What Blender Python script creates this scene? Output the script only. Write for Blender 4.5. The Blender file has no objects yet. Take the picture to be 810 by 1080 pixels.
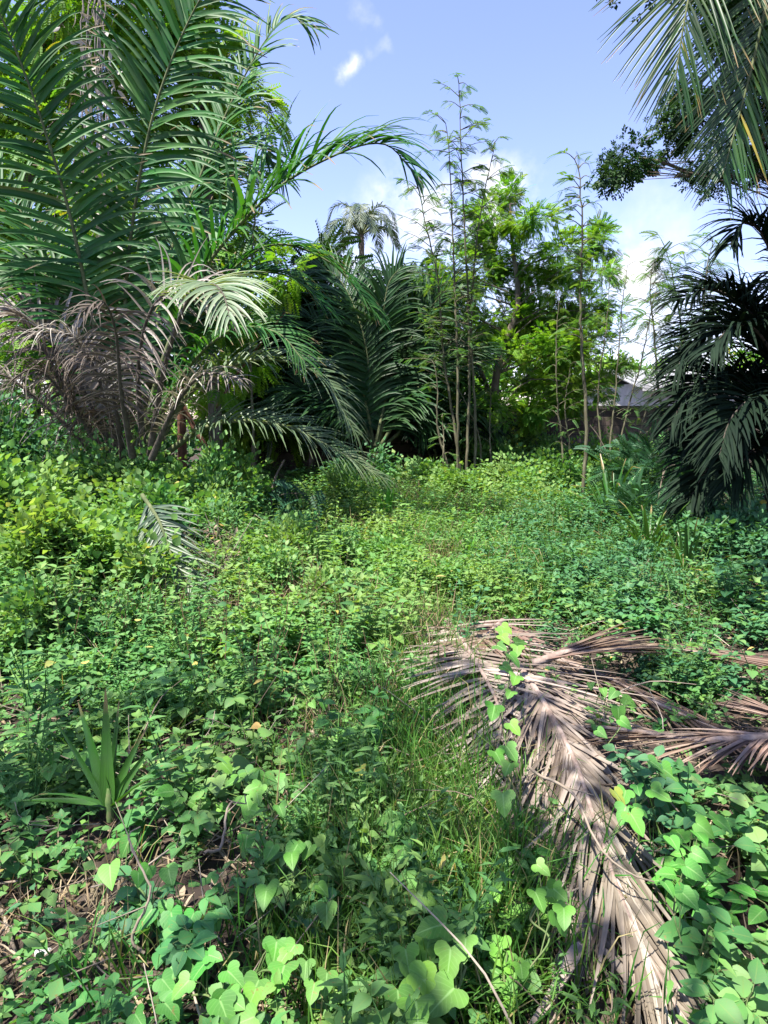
import bpy, math, random
import numpy as np
from mathutils import Vector

# ------------------------------------------------------------------ camera, light, sky
S = bpy.context.scene
COL = S.collection
rng = np.random.default_rng(11)
random.seed(11)
F_PX, EYE, PITCH = 700.0, 1.6, math.radians(8.13)
cam_d = bpy.data.cameras.new('camera')
cam = bpy.data.objects.new('camera', cam_d); COL.objects.link(cam)
cam_d.sensor_fit = 'VERTICAL'; cam_d.sensor_height = 36; cam_d.sensor_width = 27
cam_d.lens = 36 * F_PX / 1080
cam_d.clip_start = 0.02; cam_d.clip_end = 3000
cam.location = (0, 0, EYE)
cam.rotation_euler = (math.pi / 2 - PITCH, 0, 0)
S.camera = cam
S.view_settings.view_transform = 'Standard'
S.view_settings.look = 'None'
S.view_settings.gamma = 1
S.view_settings.exposure = 1.72
S.cycles.max_bounces = 14; S.cycles.diffuse_bounces = 9; S.cycles.transmission_bounces = 8
SUN_DIR = Vector((-0.30, -0.24, 0.92)).normalized()          # towards the sun
SUN_EL = math.asin(SUN_DIR.z); SUN_ROT = math.atan2(SUN_DIR.x, SUN_DIR.y)
sun_d = bpy.data.lights.new('sun', 'SUN')
sun_d.energy = 4.6; sun_d.angle = math.radians(0.55); sun_d.color = (1.0, 0.95, 0.86)
sun = bpy.data.objects.new('sun', sun_d); COL.objects.link(sun)
sun.rotation_euler = SUN_DIR.to_track_quat('Z', 'Y').to_euler()
sun.location = (6, 8, 30)


def pix_dir(px, py):
    x = (px - 405) / F_PX; y = (540 - py) / F_PX
    c, s = math.cos(PITCH), math.sin(PITCH)
    return np.array((x, c + y * s, -s + y * c))


W = bpy.data.worlds.new('World'); S.world = W; W.use_nodes = True
wt = W.node_tree; wt.nodes.clear()


def wn(t, **k):
    n = wt.nodes.new(t)
    for a, b in k.items(): setattr(n, a, b)
    return n


def wmath(op, a, b=None, clamp=False):
    n = wn('ShaderNodeMath', operation=op, use_clamp=clamp)
    for i, v in enumerate((a, b)):
        if v is None: continue
        if hasattr(v, 'links'): wt.links.new(v, n.inputs[i])
        else: n.inputs[i].default_value = v
    return n.outputs[0]


SKY_STRENGTH = 0.10
w_out = wn('ShaderNodeOutputWorld'); w_bg = wn('ShaderNodeBackground'); w_sky = wn('ShaderNodeTexSky')
w_sky.sky_type = 'NISHITA'; w_sky.sun_disc = False
w_sky.sun_elevation = SUN_EL; w_sky.sun_rotation = SUN_ROT
w_sky.altitude = 0; w_sky.air_density = 1.0; w_sky.dust_density = 0.3; w_sky.ozone_density = 2.5
w_co = wn('ShaderNodeTexCoord')
w_noise = wn('ShaderNodeTexNoise'); w_noise.inputs['Scale'].default_value = 16; w_noise.inputs['Detail'].default_value = 7
w_noise.inputs['Roughness'].default_value = 0.58
wt.links.new(w_co.outputs['Generated'], w_noise.inputs['Vector'])
nz = w_noise.outputs['Fac']
w_n2 = wn('ShaderNodeTexNoise'); w_n2.inputs['Scale'].default_value = 22; w_n2.inputs['Detail'].default_value = 5
wt.links.new(w_co.outputs['Generated'], w_n2.inputs['Vector'])
w_off = wn('ShaderNodeVectorMath', operation='MULTIPLY_ADD')
wt.links.new(w_n2.outputs['Color'], w_off.inputs[0]); w_off.inputs[1].default_value = (.07, .07, .07)
w_add = wn('ShaderNodeVectorMath', operation='SUBTRACT')
wt.links.new(w_co.outputs['Generated'], w_add.inputs[0]); w_add.inputs[1].default_value = (.035, .035, .035)
wt.links.new(w_add.outputs[0], w_off.inputs[2])
total = None
CLOUDS = [(371, 72, 0.024, 0.7), (388, 14, 0.025, 0.25), (397, 50, 0.02, 0.25), (440, 228, 0.10, 1.0), (520, 215, 0.09, 1.0), (668, 288, 0.08, 1.0),
          (700, 340, 0.11, 0.6), (700, 250, 0.10, 0.35), (380, 300, .12, .6), (760, 390, 0.16, 0.45), (560, 320, .13, .4)]
for px, py, r, amt in CLOUDS:
    d = pix_dir(px, py); d = d / np.linalg.norm(d)
    dp = wn('ShaderNodeVectorMath', operation='DISTANCE')
    wt.links.new(w_off.outputs[0], dp.inputs[0]); dp.inputs[1].default_value = tuple(d)
    fall = wmath('SUBTRACT', 1.0, wmath('DIVIDE', dp.outputs['Value'], r), clamp=True)
    # noise decides where in its patch the cloud is thick
    m = wmath('ADD', wmath('MULTIPLY', fall, 1.1), wmath('MULTIPLY', wmath('SUBTRACT', nz, 0.55), 3.2))
    m = wmath('MULTIPLY', wmath('MULTIPLY', m, amt, clamp=True), wmath('MULTIPLY', fall, 1.6, clamp=True))
    total = m if total is None else wmath('MAXIMUM', total, m)
w_mix = wn('ShaderNodeMix', data_type='RGBA')
wt.links.new(total, w_mix.inputs['Factor'])
w_tint = wn('ShaderNodeMix', data_type='RGBA', blend_type='MULTIPLY'); w_tint.inputs['Factor'].default_value = 1.0
wt.links.new(w_sky.outputs[0], w_tint.inputs[6]); w_tint.inputs[7].default_value = (1.10, 0.92, 1.06, 1)
wt.links.new(w_tint.outputs[2], w_mix.inputs[6])
w_mix.inputs[7].default_value = (4.2, 4.25, 4.4, 1)
wt.links.new(w_mix.outputs[2], w_bg.inputs['Color'])
w_bg.inputs['Strength'].default_value = SKY_STRENGTH
wt.links.new(w_bg.outputs[0], w_out.inputs['Surface'])


# ------------------------------------------------------------------ helpers
def nrm(a):
    a = np.asarray(a, float)
    return a / np.maximum(np.linalg.norm(a, axis=-1, keepdims=True), 1e-9)


_nr = np.random.default_rng(5)
_NA = [( _nr.uniform(0, 2 * math.pi, 9), _nr.uniform(0.6, 1.9, 9), _nr.uniform(0, 6.28, 9)) for _ in range(8)]


def vnoise(x, y, scale, seed=0):
    a, f, p = _NA[seed % 8]
    v = 0
    for i in range(9):
        v = v + np.sin((np.cos(a[i]) * x + np.sin(a[i]) * y) * f[i] * 6.28 / scale + p[i])
    return np.clip(0.5 + v / 9 * 1.1, 0, 1)


def gz(x, y):
    """height of the ground"""
    x = np.asarray(x, float); y = np.asarray(y, float)
    h = 0.10 * np.sin(x * 0.9 + 0.6) * np.sin(y * 0.55 + 1.0) + 0.04 * np.sin(x * 2.3 + y * 1.7) + 0.02 * np.sin(x * 5.1 - y * 4.3)
    fade = np.clip((40 - np.hypot(x, y)) / 20, 0, 1)
    return h * fade


def P(px, py, Y):
    d = pix_dir(px, py); return np.array((0, 0, EYE)) + d * (Y / d[1])


def G(px, py, h=0.0):
    d = pix_dir(px, py)
    t = (h - EYE) / d[2]
    p = np.array((0, 0, EYE)) + d * t
    for _ in range(4):
        t = (h + float(gz(p[0], p[1])) - EYE) / d[2]
        p = np.array((0, 0, EYE)) + d * t
    return p


def on_ground(px, Y):
    """ground point in the column of pixel px at depth Y"""
    x = (px - 405) / F_PX * Y * 1.01
    return np.array((x, Y, float(gz(x, Y))))


class Acc:
    def __init__(self): self.V = []; self.F = []; self.T = []; self.n = 0

    def add(self, V, F, T=None):
        V = np.asarray(V, float).reshape(-1, 3); F = np.asarray(F, np.int64).reshape(-1, 4)
        if T is None: T = np.tile((0.5, 0.5, 0.5, 0.5), (len(V), 1))
        self.V.append(V); self.F.append(F + self.n); self.T.append(np.asarray(T, float).reshape(-1, 4)); self.n += len(V)

    def arrays(self):
        return np.concatenate(self.V), np.concatenate(self.F), np.concatenate(self.T)


def mk(name, acc, mat, parent=None, origin=(0, 0, 0), smooth=True):
    V, F, T = acc.arrays() if isinstance(acc, Acc) else acc
    me = bpy.data.meshes.new(name)
    me.vertices.add(len(V)); me.loops.add(F.size); me.polygons.add(len(F))
    me.vertices.foreach_set('co', np.ascontiguousarray((V - np.asarray(origin)).ravel(), dtype=np.float32))
    me.loops.foreach_set('vertex_index', F.ravel().astype(np.int32))
    me.polygons.foreach_set('loop_start', (np.arange(len(F)) * 4).astype(np.int32))
    me.polygons.foreach_set('use_smooth', np.full(len(F), smooth, dtype=bool))
    at = me.attributes.new('tint', 'FLOAT_COLOR', 'POINT')
    at.data.foreach_set('color', np.ascontiguousarray(T.ravel(), dtype=np.float32))
    me.update(calc_edges=True)
    me.materials.append(mat)
    o = bpy.data.objects.new(name, me); COL.objects.link(o)
    if parent is not None: o.parent = parent
    else: o.location = tuple(origin)
    return o


def tag(o, label=None, cat=None, group=None, kind=None):
    if label: o['label'] = label
    if cat: o['category'] = cat
    if group: o['group'] = group
    if kind: o['kind'] = kind
    return o


def thing(name, label, cat, loc, group=None):
    o = bpy.data.objects.new(name, None); COL.objects.link(o)
    o.empty_display_size = 0.2; o.location = tuple(loc)
    return tag(o, label, cat, group)


def spline(pts, n):
    """Catmull-Rom through pts, n samples spaced evenly"""
    p = np.asarray(pts, float)
    if len(p) == 2: return p[0] + (p[1] - p[0]) * np.linspace(0, 1, n)[:, None]
    q = np.vstack((2 * p[0] - p[1], p, 2 * p[-1] - p[-2]))
    out = []
    for i in range(len(p) - 1):
        a, b, c, d = q[i:i + 4]
        t = np.linspace(0, 1, 24, endpoint=False)[:, None]
        out.append(0.5 * ((2 * b) + (-a + c) * t + (2 * a - 5 * b + 4 * c - d) * t ** 2 + (-a + 3 * b - 3 * c + d) * t ** 3))
    out.append(p[-1:]); c = np.vstack(out)
    s = np.concatenate(([0], np.cumsum(np.linalg.norm(np.diff(c, axis=0), axis=1))))
    u = np.linspace(0, s[-1], n)
    return np.stack([np.interp(u, s, c[:, k]) for k in range(3)], 1)


def tube(acc, pts, radii, sides=6, tint=(0.5, 0.5, 0.5, 0.5)):
    p = np.asarray(pts, float); n = len(p)
    r = np.interp(np.linspace(0, 1, n), np.linspace(0, 1, len(radii)), radii)
    t = nrm(np.gradient(p, axis=0))
    ref = np.array((0.0, 0.0, 1.0)) if abs(t[:, 2]).mean() < 0.8 else np.array((1.0, 0.0, 0.0))
    a = nrm(np.cross(t, ref)); b = np.cross(t, a)
    th = np.linspace(0, 2 * math.pi, sides, endpoint=False)
    V = p[:, None] + r[:, None, None] * (np.cos(th)[None, :, None] * a[:, None] + np.sin(th)[None, :, None] * b[:, None])
    i = np.arange(n - 1)[:, None] * sides; j = np.arange(sides)[None]; j2 = (j + 1) % sides
    Fq = np.stack((i + j, i + j2, i + sides + j2, i + sides + j), -1).reshape(-1, 4)
    T = np.tile(tint, (n * sides, 1)).astype(float)
    T[:, 3] = np.repeat(np.linspace(0, 1, n), sides)
    acc.add(V.reshape(-1, 3), Fq, T)


def box(acc, lo, hi):
    (a, b, c), (d, e, f) = lo, hi
    V = [(a, b, c), (d, b, c), (d, e, c), (a, e, c), (a, b, f), (d, b, f), (d, e, f), (a, e, f)]
    acc.add(V, [(3, 2, 1, 0), (4, 5, 6, 7), (0, 1, 5, 4), (1, 2, 6, 5), (2, 3, 7, 6), (3, 0, 4, 7)])


def strips(acc, base, d0, L, w, droop, seg=6, face=(0, 0, 1), fold=0.25, rnd=None, gval=None, ground=None, curl=0.0, power=1.3, tipw=0.6, taper=None):
    """n blades that leave base along d0 and bend under their own weight"""
    base = np.asarray(base, float); n = len(base)
    d0 = nrm(d0); L = np.broadcast_to(L, n); w = np.broadcast_to(w, n); droop = np.broadcast_to(droop, n)
    face = np.broadcast_to(face, (n, 3)).astype(float)
    rnd = rng.random(n) if rnd is None else np.broadcast_to(rnd, n)
    gval = rng.random(n) if gval is None else np.broadcast_to(gval, n)
    side0 = nrm(np.cross(d0, face))
    cu = rng.normal(0, 1, n) * curl
    p = base.copy(); rows = []; ks = np.linspace(0, 1, seg + 1)
    for k in ks:
        d = d0 + side0 * (cu * k)[:, None]
        d = d + np.array((0, 0, -1.0)) * (droop * k ** power)[:, None]
        d = nrm(d)
        side = nrm(np.cross(d, face)); up = np.cross(side, d)
        prof = min(1.0, 0.3 + 5 * k) * max(0.03, (1 - k)) ** tipw
        hw = (w * prof * 0.5)[:, None]
        q = p.copy()
        if ground is not None:
            zf = gz(q[:, 0], q[:, 1]) + ground
            q[:, 2] = np.maximum(q[:, 2], zf); p[:, 2] = q[:, 2]
        rows.append(np.stack((q - side * hw + up * hw * fold * 2, q, q + side * hw + up * hw * fold * 2), 1))
        p = p + d * (L / seg)[:, None]
    V = np.stack(rows, 1)                                    # n, seg+1, 3, 3
    m = (seg + 1) * 3
    f = []
    for i in range(seg):
        for c in range(2):
            a = i * 3 + c; f.append((a, a + 1, a + 4, a + 3))
    Fq = (np.arange(n)[:, None, None] * m + np.array(f)[None]).reshape(-1, 4)
    T = np.empty((n, seg + 1, 3, 4)); T[..., 0] = rnd[:, None, None]; T[..., 1] = gval[:, None, None]
    T[..., 2] = np.array((1, 0, 1.0)); T[..., 3] = ks[None, :, None]
    acc.add(V.reshape(-1, 3), Fq, T.reshape(-1, 4))


# leaf blades: a grid of three columns, folded along the midrib
def leaf_grid(side, mid, fold=0.25, curl=-0.25):
    V, T = [], []
    for (x, y), m in zip(side, mid):
        for sx, yy in ((-x, y), (0, m), (x, y)):
            V.append((sx, yy, fold * abs(sx) + curl * yy * yy)); T.append((1.0 if sx else 0.0, yy))
    Fq = []
    for i in range(len(side) - 1):
        for c in range(2):
            a = i * 3 + c; Fq.append((a, a + 1, a + 4, a + 3))
    return np.array(V, float), np.array(Fq), np.array(T)


def leaf_smooth(side, mid, n, fold=.2, curl=-.2):
    """the same grid with its outline and midrib rounded to n rows"""
    c = spline([(x, y, m) for (x, y), m in zip(side, mid)], n)
    return leaf_grid([(max(.004, q[0]), q[1]) for q in c], [q[2] for q in c], fold, curl)


LEAF_OVAL = leaf_smooth([(.02, 0), (.22, .15), (.34, .38), (.25, .68), (.01, 1)], [0, .15, .38, .68, 1], 6, .3, -.25)
LEAF_WIDE = leaf_smooth([(.03, 0), (.34, .12), (.44, .38), (.27, .7), (.01, 1)], [0, .15, .4, .7, 1], 7, .22, -.2)
LEAF_LANCE = leaf_grid([(.02, 0), (.14, .25), (.13, .55), (.01, 1)], [0, .25, .55, 1], .3, -.3)
LEAF_LOBED = leaf_smooth([(.05, -.03), (.20, -.14), (.42, -.11), (.54, .10), (.47, .29), (.31, .35), (.33, .50), (.27, .70), (.10, .91), (.005, 1)],
                         [0, .02, .06, .14, .25, .36, .5, .7, .91, 1], 15, .16, -.2)
LEAF_HEART = leaf_smooth([(.08, -.09), (.28, -.14), (.44, .0), (.46, .2), (.36, .48), (.17, .78), (.005, 1)], [0, .03, .1, .24, .48, .78, 1], 10, .18, -.22)


def diamond(wd=.3, fold=.1, curl=-.12):
    V = np.array([(0, 0, 0), (wd, .45, fold + curl * .2), (0, 1, curl), (-wd, .45, fold + curl * .2), (0, .5, curl * .25)])
    return V, np.array([(0, 1, 2, 4), (0, 4, 2, 3)]), np.array([(0, 0), (1, .5), (0, 1), (1, .5), (0, .5)], float)


LEAF_FAR = diamond()
LEAF_FAR_WIDE = diamond(.4)
LEAF_FAR_THIN = diamond(.16)


def put_leaves(acc, tmpl, pos, D, s, roll=0.4, R=None, Gv=None, up=(0, 0, 1), N=None):
    V, Fq, T2 = tmpl; n = len(pos)
    D = nrm(D); s = np.broadcast_to(s, n)
    if N is None:
        N = np.broadcast_to(up, (n, 3)) + rng.normal(0, roll, (n, 3))
    N = nrm(N - (N * D).sum(1, keepdims=True) * D)
    X = np.cross(D, N)
    out = pos[:, None] + s[:, None, None] * (V[None, :, 0:1] * X[:, None] + V[None, :, 1:2] * D[:, None] + V[None, :, 2:3] * N[:, None])
    nv = len(V)
    Fa = (np.arange(n)[:, None, None] * nv + Fq[None]).reshape(-1, 4)
    T = np.empty((n, nv, 4))
    T[..., 0] = (rng.random(n) if R is None else np.broadcast_to(R, n))[:, None]
    T[..., 1] = (rng.random(n) if Gv is None else np.broadcast_to(Gv, n))[:, None]
    T[..., 2:] = T2[None]
    acc.add(out.reshape(-1, 3), Fa, T.reshape(-1, 4))


def put_plants(acc, tmpl, pos, s, tilt=0.12, R=None, spread=0.35):
    """whole little plants: random turn, small lean"""
    V, Fq, T0 = tmpl; n = len(pos); nv = len(V)
    th = rng.uniform(0, 2 * math.pi, n); c, si = np.cos(th), np.sin(th)
    X = np.stack((c, si, np.zeros(n)), 1); Y = np.stack((-si, c, np.zeros(n)), 1)
    Z = nrm(np.stack((rng.normal(0, tilt, n), rng.normal(0, tilt, n), np.ones(n)), 1))
    s = np.broadcast_to(s, n)
    out = pos[:, None] + s[:, None, None] * (V[None, :, 0:1] * X[:, None] + V[None, :, 1:2] * Y[:, None] + V[None, :, 2:3] * Z[:, None])
    Fa = (np.arange(n)[:, None, None] * nv + Fq[None]).reshape(-1, 4)
    T = np.broadcast_to(T0[None], (n, nv, 4)).copy()
    Rp = rng.random(n) if R is None else R
    T[..., 0] = np.clip((1 - spread) * Rp[:, None] + spread * T[..., 0], 0, 1)
    sh = rng.random(n)
    T[..., 1] = (T[..., 1] + sh[:, None]) % 1.0
    acc.add(out.reshape(-1, 3), Fa, T.reshape(-1, 4))


# ------------------------------------------------------------------ materials
def new_mat(name):
    m = bpy.data.materials.new(name); m.use_nodes = True
    t = m.node_tree; t.nodes.clear()
    return m, t


def nd(t, typ, **k):
    n = t.nodes.new(typ)
    for a, b in k.items(): setattr(n, a, b)
    return n


def ramp(t, cols, fac, pos=None):
    r = nd(t, 'ShaderNodeValToRGB'); e = r.color_ramp.elements
    ps = pos or [i / (len(cols) - 1) for i in range(len(cols))]
    while len(e) < len(cols): e.new(0.5)
    for i, (c, p) in enumerate(zip(cols, ps)):
        e[i].position = p; e[i].color = (*c, 1)
    t.links.new(fac, r.inputs[0]); return r.outputs[0]


def mixc(t, fac, a, b, blend='MIX'):
    n = nd(t, 'ShaderNodeMix', data_type='RGBA', blend_type=blend)
    for v, i in ((fac, 0), (a, 6), (b, 7)):
        if hasattr(v, 'links'): t.links.new(v, n.inputs[i])
        else: n.inputs[i].default_value = v if i == 0 else (*v, 1)
    return n.outputs[2]


def fmath(t, op, a, b=0.0, clamp=False):
    n = nd(t, 'ShaderNodeMath', operation=op, use_clamp=clamp)
    for i, v in enumerate((a, b)):
        if hasattr(v, 'links'): t.links.new(v, n.inputs[i])
        else: n.inputs[i].default_value = v
    return n.outputs[0]


def leaf_mat(name, cols, odd=None, odd_from=0.97, transl=0.35, tcol=(1.3, 1.25, 0.4), rough=0.55, spec=0.22, rib=(0.16, 0.24, 0.07), rib_amt=0.5, veins=True, blotch=0.25, spots=0.0, tip=None, pleat=False):
    m, t = new_mat(name)
    at = nd(t, 'ShaderNodeAttribute', attribute_name='tint')
    sp = nd(t, 'ShaderNodeSeparateColor'); t.links.new(at.outputs['Color'], sp.inputs[0])
    c = ramp(t, cols, sp.outputs[0])
    if odd:
        g = fmath(t, 'MULTIPLY', fmath(t, 'SUBTRACT', sp.outputs[1], odd_from), 200.0, clamp=True)
        c = mixc(t, g, c, odd)
    geo = nd(t, 'ShaderNodeNewGeometry')
    nz = nd(t, 'ShaderNodeTexNoise'); nz.inputs['Scale'].default_value = 14; nz.inputs['Detail'].default_value = 3
    t.links.new(geo.outputs['Position'], nz.inputs['Vector'])
    v = fmath(t, 'ADD', fmath(t, 'MULTIPLY', nz.outputs['Fac'], 2 * blotch), 1 - blotch)
    nh = nd(t, 'ShaderNodeTexNoise'); nh.inputs['Scale'].default_value = 1.7; nh.inputs['Detail'].default_value = 4
    t.links.new(geo.outputs['Position'], nh.inputs['Vector'])
    hs = nd(t, 'ShaderNodeHueSaturation'); t.links.new(c, hs.inputs['Color']); t.links.new(v, hs.inputs['Value'])
    t.links.new(fmath(t, 'ADD', fmath(t, 'MULTIPLY', nh.outputs['Fac'], .12), .44), hs.inputs['Hue'])
    t.links.new(fmath(t, 'ADD', fmath(t, 'MULTIPLY', nz.outputs['Fac'], .4), .80), hs.inputs['Saturation'])
    c = hs.outputs[0]
    if veins:
        r = fmath(t, 'MULTIPLY', fmath(t, 'SUBTRACT', 0.10, sp.outputs[2]), 12.0, clamp=True)
        wv = fmath(t, 'SINE', fmath(t, 'MULTIPLY', fmath(t, 'SUBTRACT', at.outputs['Alpha'], fmath(t, 'MULTIPLY', sp.outputs[2], 0.28)), 46.0))
        wv = fmath(t, 'MULTIPLY', fmath(t, 'SUBTRACT', wv, 0.72), 2.0, clamp=True)
        r = fmath(t, 'MAXIMUM', r, fmath(t, 'MULTIPLY', wv, 0.45))
        c = mixc(t, fmath(t, 'MULTIPLY', r, rib_amt), c, rib)
    if pleat:
        pw = fmath(t, 'MULTIPLY', fmath(t, 'ADD', fmath(t, 'SINE', fmath(t, 'MULTIPLY', sp.outputs[2], 38.0)), 1.0), .28)
        c = mixc(t, pw, c, (.015, .05, .012))
    if spots:
        n2 = nd(t, 'ShaderNodeTexNoise'); n2.inputs['Scale'].default_value = 95; n2.inputs['Detail'].default_value = 2
        t.links.new(geo.outputs['Position'], n2.inputs['Vector'])
        f2 = fmath(t, 'MULTIPLY', fmath(t, 'SUBTRACT', n2.outputs['Fac'], .64), 14.0, clamp=True)
        f2 = fmath(t, 'MULTIPLY', f2, fmath(t, 'MULTIPLY', fmath(t, 'SUBTRACT', sp.outputs[1], .45), 4.0, clamp=True))
        c = mixc(t, fmath(t, 'MULTIPLY', f2, spots), c, (.20, .15, .05))
    if tip:
        f3 = fmath(t, 'SUBTRACT', at.outputs['Alpha'], fmath(t, 'SUBTRACT', 1.15, fmath(t, 'MULTIPLY', sp.outputs[1], .42)))
        c = mixc(t, fmath(t, 'MULTIPLY', f3, 9.0, clamp=True), c, tip)
    b = nd(t, 'ShaderNodeBsdfPrincipled'); t.links.new(c, b.inputs['Base Color'])
    b.inputs['Roughness'].default_value = rough; b.inputs['Specular IOR Level'].default_value = spec
    tr = nd(t, 'ShaderNodeBsdfTranslucent'); t.links.new(mixc(t, 1.0, c, tcol, 'MULTIPLY'), tr.inputs[0])
    mx = nd(t, 'ShaderNodeMixShader'); mx.inputs[0].default_value = transl
    t.links.new(b.outputs[0], mx.inputs[1]); t.links.new(tr.outputs[0], mx.inputs[2])
    o = nd(t, 'ShaderNodeOutputMaterial'); t.links.new(mx.outputs[0], o.inputs[0])
    return m


def rough_mat(name, cols, scale=6.0, detail=6, rough=0.9, bump=0.3, stretch=(1, 1, 1), spec=0.2, pos=None, tint=0.0):
    m, t = new_mat(name)
    co = nd(t, 'ShaderNodeTexCoord'); mp = nd(t, 'ShaderNodeMapping'); mp.inputs['Scale'].default_value = stretch
    t.links.new(co.outputs['Object'], mp.inputs['Vector'])
    nz = nd(t, 'ShaderNodeTexNoise'); nz.inputs['Scale'].default_value = scale; nz.inputs['Detail'].default_value = detail
    nz.inputs['Roughness'].default_value = 0.62
    t.links.new(mp.outputs[0], nz.inputs['Vector'])
    f = nz.outputs['Fac']
    if tint:
        at = nd(t, 'ShaderNodeAttribute', attribute_name='tint'); sp = nd(t, 'ShaderNodeSeparateColor'); t.links.new(at.outputs['Color'], sp.inputs[0])
        f = fmath(t, 'ADD', fmath(t, 'MULTIPLY', f, 1 - tint), fmath(t, 'MULTIPLY', sp.outputs[0], tint))
    c = ramp(t, cols, f, pos or [0.3 + 0.4 * i / (len(cols) - 1) for i in range(len(cols))])
    b = nd(t, 'ShaderNodeBsdfPrincipled'); t.links.new(c, b.inputs['Base Color'])
    b.inputs['Roughness'].default_value = rough; b.inputs['Specular IOR Level'].default_value = spec
    if bump:
        bp = nd(t, 'ShaderNodeBump'); bp.inputs['Strength'].default_value = bump; bp.inputs['Distance'].default_value = 0.03
        t.links.new(nz.outputs['Fac'], bp.inputs['Height']); t.links.new(bp.outputs[0], b.inputs['Normal'])
    o = nd(t, 'ShaderNodeOutputMaterial'); t.links.new(b.outputs[0], o.inputs[0])
    return m


M = {}
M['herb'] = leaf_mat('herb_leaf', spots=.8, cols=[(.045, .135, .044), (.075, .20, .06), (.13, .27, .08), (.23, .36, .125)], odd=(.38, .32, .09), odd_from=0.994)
M['herb_cool'] = leaf_mat('cool_herb_leaf', spots=.8, cols=[(.035, .12, .052), (.06, .175, .072), (.105, .235, .095)], odd=(.30, .26, .05), odd_from=0.993, transl=.3)  # cool green, also standing in for shade at right
M['bright'] = leaf_mat('bright_shrub_leaf', spots=.8, cols=[(.08, .195, .05), (.155, .295, .075), (.27, .40, .135)], odd=(.40, .36, .11), odd_from=0.992, transl=.42)  # yellow green, also painting in the sunlit patches
M['vine'] = leaf_mat('vine_leaf', spots=.8, cols=[(.065, .185, .036), (.10, .25, .046), (.15, .315, .058)], odd=(.34, .33, .06), odd_from=0.992, transl=.26, rough=.5, spec=.22, rib=(.24, .42, .14), rib_amt=.7, blotch=.4)
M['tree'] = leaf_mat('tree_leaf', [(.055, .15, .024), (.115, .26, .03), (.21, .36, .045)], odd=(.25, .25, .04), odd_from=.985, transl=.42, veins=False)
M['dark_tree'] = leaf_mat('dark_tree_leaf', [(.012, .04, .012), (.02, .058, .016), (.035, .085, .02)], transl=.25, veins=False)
M['feather'] = leaf_mat('feathery_leaf', [(.06, .14, .04), (.09, .19, .055), (.13, .23, .06)], transl=.4, veins=False)
M['fern'] = leaf_mat('ferny_leaf', [(.02, .07, .03), (.03, .095, .04), (.045, .12, .05)], transl=.25, veins=False)
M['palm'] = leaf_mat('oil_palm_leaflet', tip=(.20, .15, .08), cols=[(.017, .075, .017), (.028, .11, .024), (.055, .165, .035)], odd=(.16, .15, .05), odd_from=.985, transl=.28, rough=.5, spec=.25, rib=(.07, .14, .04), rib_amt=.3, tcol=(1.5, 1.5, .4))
M['palm_mid'] = leaf_mat('shade_toned_mid_leaflet', [(.012, .042, .014), (.02, .065, .02), (.035, .095, .026)], transl=.2, rough=.5, spec=.3, rib=(.06, .1, .04), rib_amt=.3)  # oil palm green darkened to stand in for shade
M['palm_dark'] = leaf_mat('shade_toned_palm_leaflet', [(.006, .014, .009), (.009, .020, .011), (.014, .028, .015)], transl=.08, rough=.7, spec=.08, rib=(.02, .035, .015), rib_amt=.2)  # shade put into the leaflet colour, nearly black
M['palm_pale'] = leaf_mat('pale_palm_leaflet', [(.07, .12, .055), (.105, .165, .08), (.17, .22, .12)], transl=.25, rough=.4, spec=.5, rib=(.3, .32, .2), rib_amt=.3)
M['palm_frond'] = leaf_mat('fallen_green_leaflet', [(.04, .07, .04), (.07, .105, .06), (.12, .155, .09)], transl=.15, rough=.45, spec=.4, rib_amt=.2)
M['palm_fan'] = leaf_mat('pale_fan_leaflet', [(.085, .14, .07), (.14, .20, .11), (.22, .27, .17)], transl=.25, rough=.45, spec=.4, rib_amt=.2)
M['palm_grey'] = leaf_mat('withered_palm_leaflet', [(.13, .11, .092), (.25, .22, .19), (.42, .385, .34)], transl=.15, tcol=(1, .9, .7), rough=.6, spec=.2, rib=(.2, .16, .13), rib_amt=.3)
M['palm_brown'] = leaf_mat('dead_palm_leaflet', [(.048, .038, .030), (.095, .076, .060), (.175, .145, .118)], transl=.1, tcol=(1, .9, .7), rough=.65, spec=.2, rib=(.12, .1, .08), rib_amt=.3)
M['dry'] = leaf_mat('dry_frond_leaflet', [(.055, .041, .030), (.135, .106, .082), (.22, .18, .147), (.36, .305, .26)], transl=.10, tcol=(1, .85, .6), rough=.6, spec=.25, rib=(.12, .085, .07), rib_amt=.45, blotch=.4)
M['dry_red'] = leaf_mat('reddish_dry_leaflet', [(.058, .037, .027), (.12, .080, .058), (.19, .135, .10), (.27, .205, .16)], transl=.10, tcol=(1, .8, .6), rough=.55, spec=.25, rib=(.10, .05, .035), rib_amt=.45, blotch=.35)
M['coco'] = leaf_mat('coconut_leaflet', tip=(.24, .17, .07), cols=[(.013, .046, .012), (.021, .068, .016), (.038, .098, .021)], odd=(.30, .24, .04), odd_from=.982, transl=.3, rough=.36, spec=.5, rib=(.12, .16, .06), rib_amt=.3, tcol=(1.4, 1.3, .4))  # greens darkened to imitate backlight
M['grass'] = leaf_mat('grass_blade', [(.04, .13, .022), (.07, .19, .03), (.14, .24, .05)], odd=(.34, .29, .14), odd_from=.9, transl=.35, veins=False)
M['dry_grass'] = leaf_mat('withered_stalk', [(.16, .11, .065), (.28, .20, .13), (.42, .33, .22)], transl=.2, tcol=(1, .9, .6), rough=.7, spec=.15, veins=False)
M['strap'] = leaf_mat('strap_leaf', tip=(.25, .19, .09), cols=[(.04, .115, .022), (.055, .15, .026), (.085, .20, .035)], pleat=True, transl=.3, rough=.35, spec=.45, rib=(.07, .2, .05), rib_amt=.4)
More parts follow.
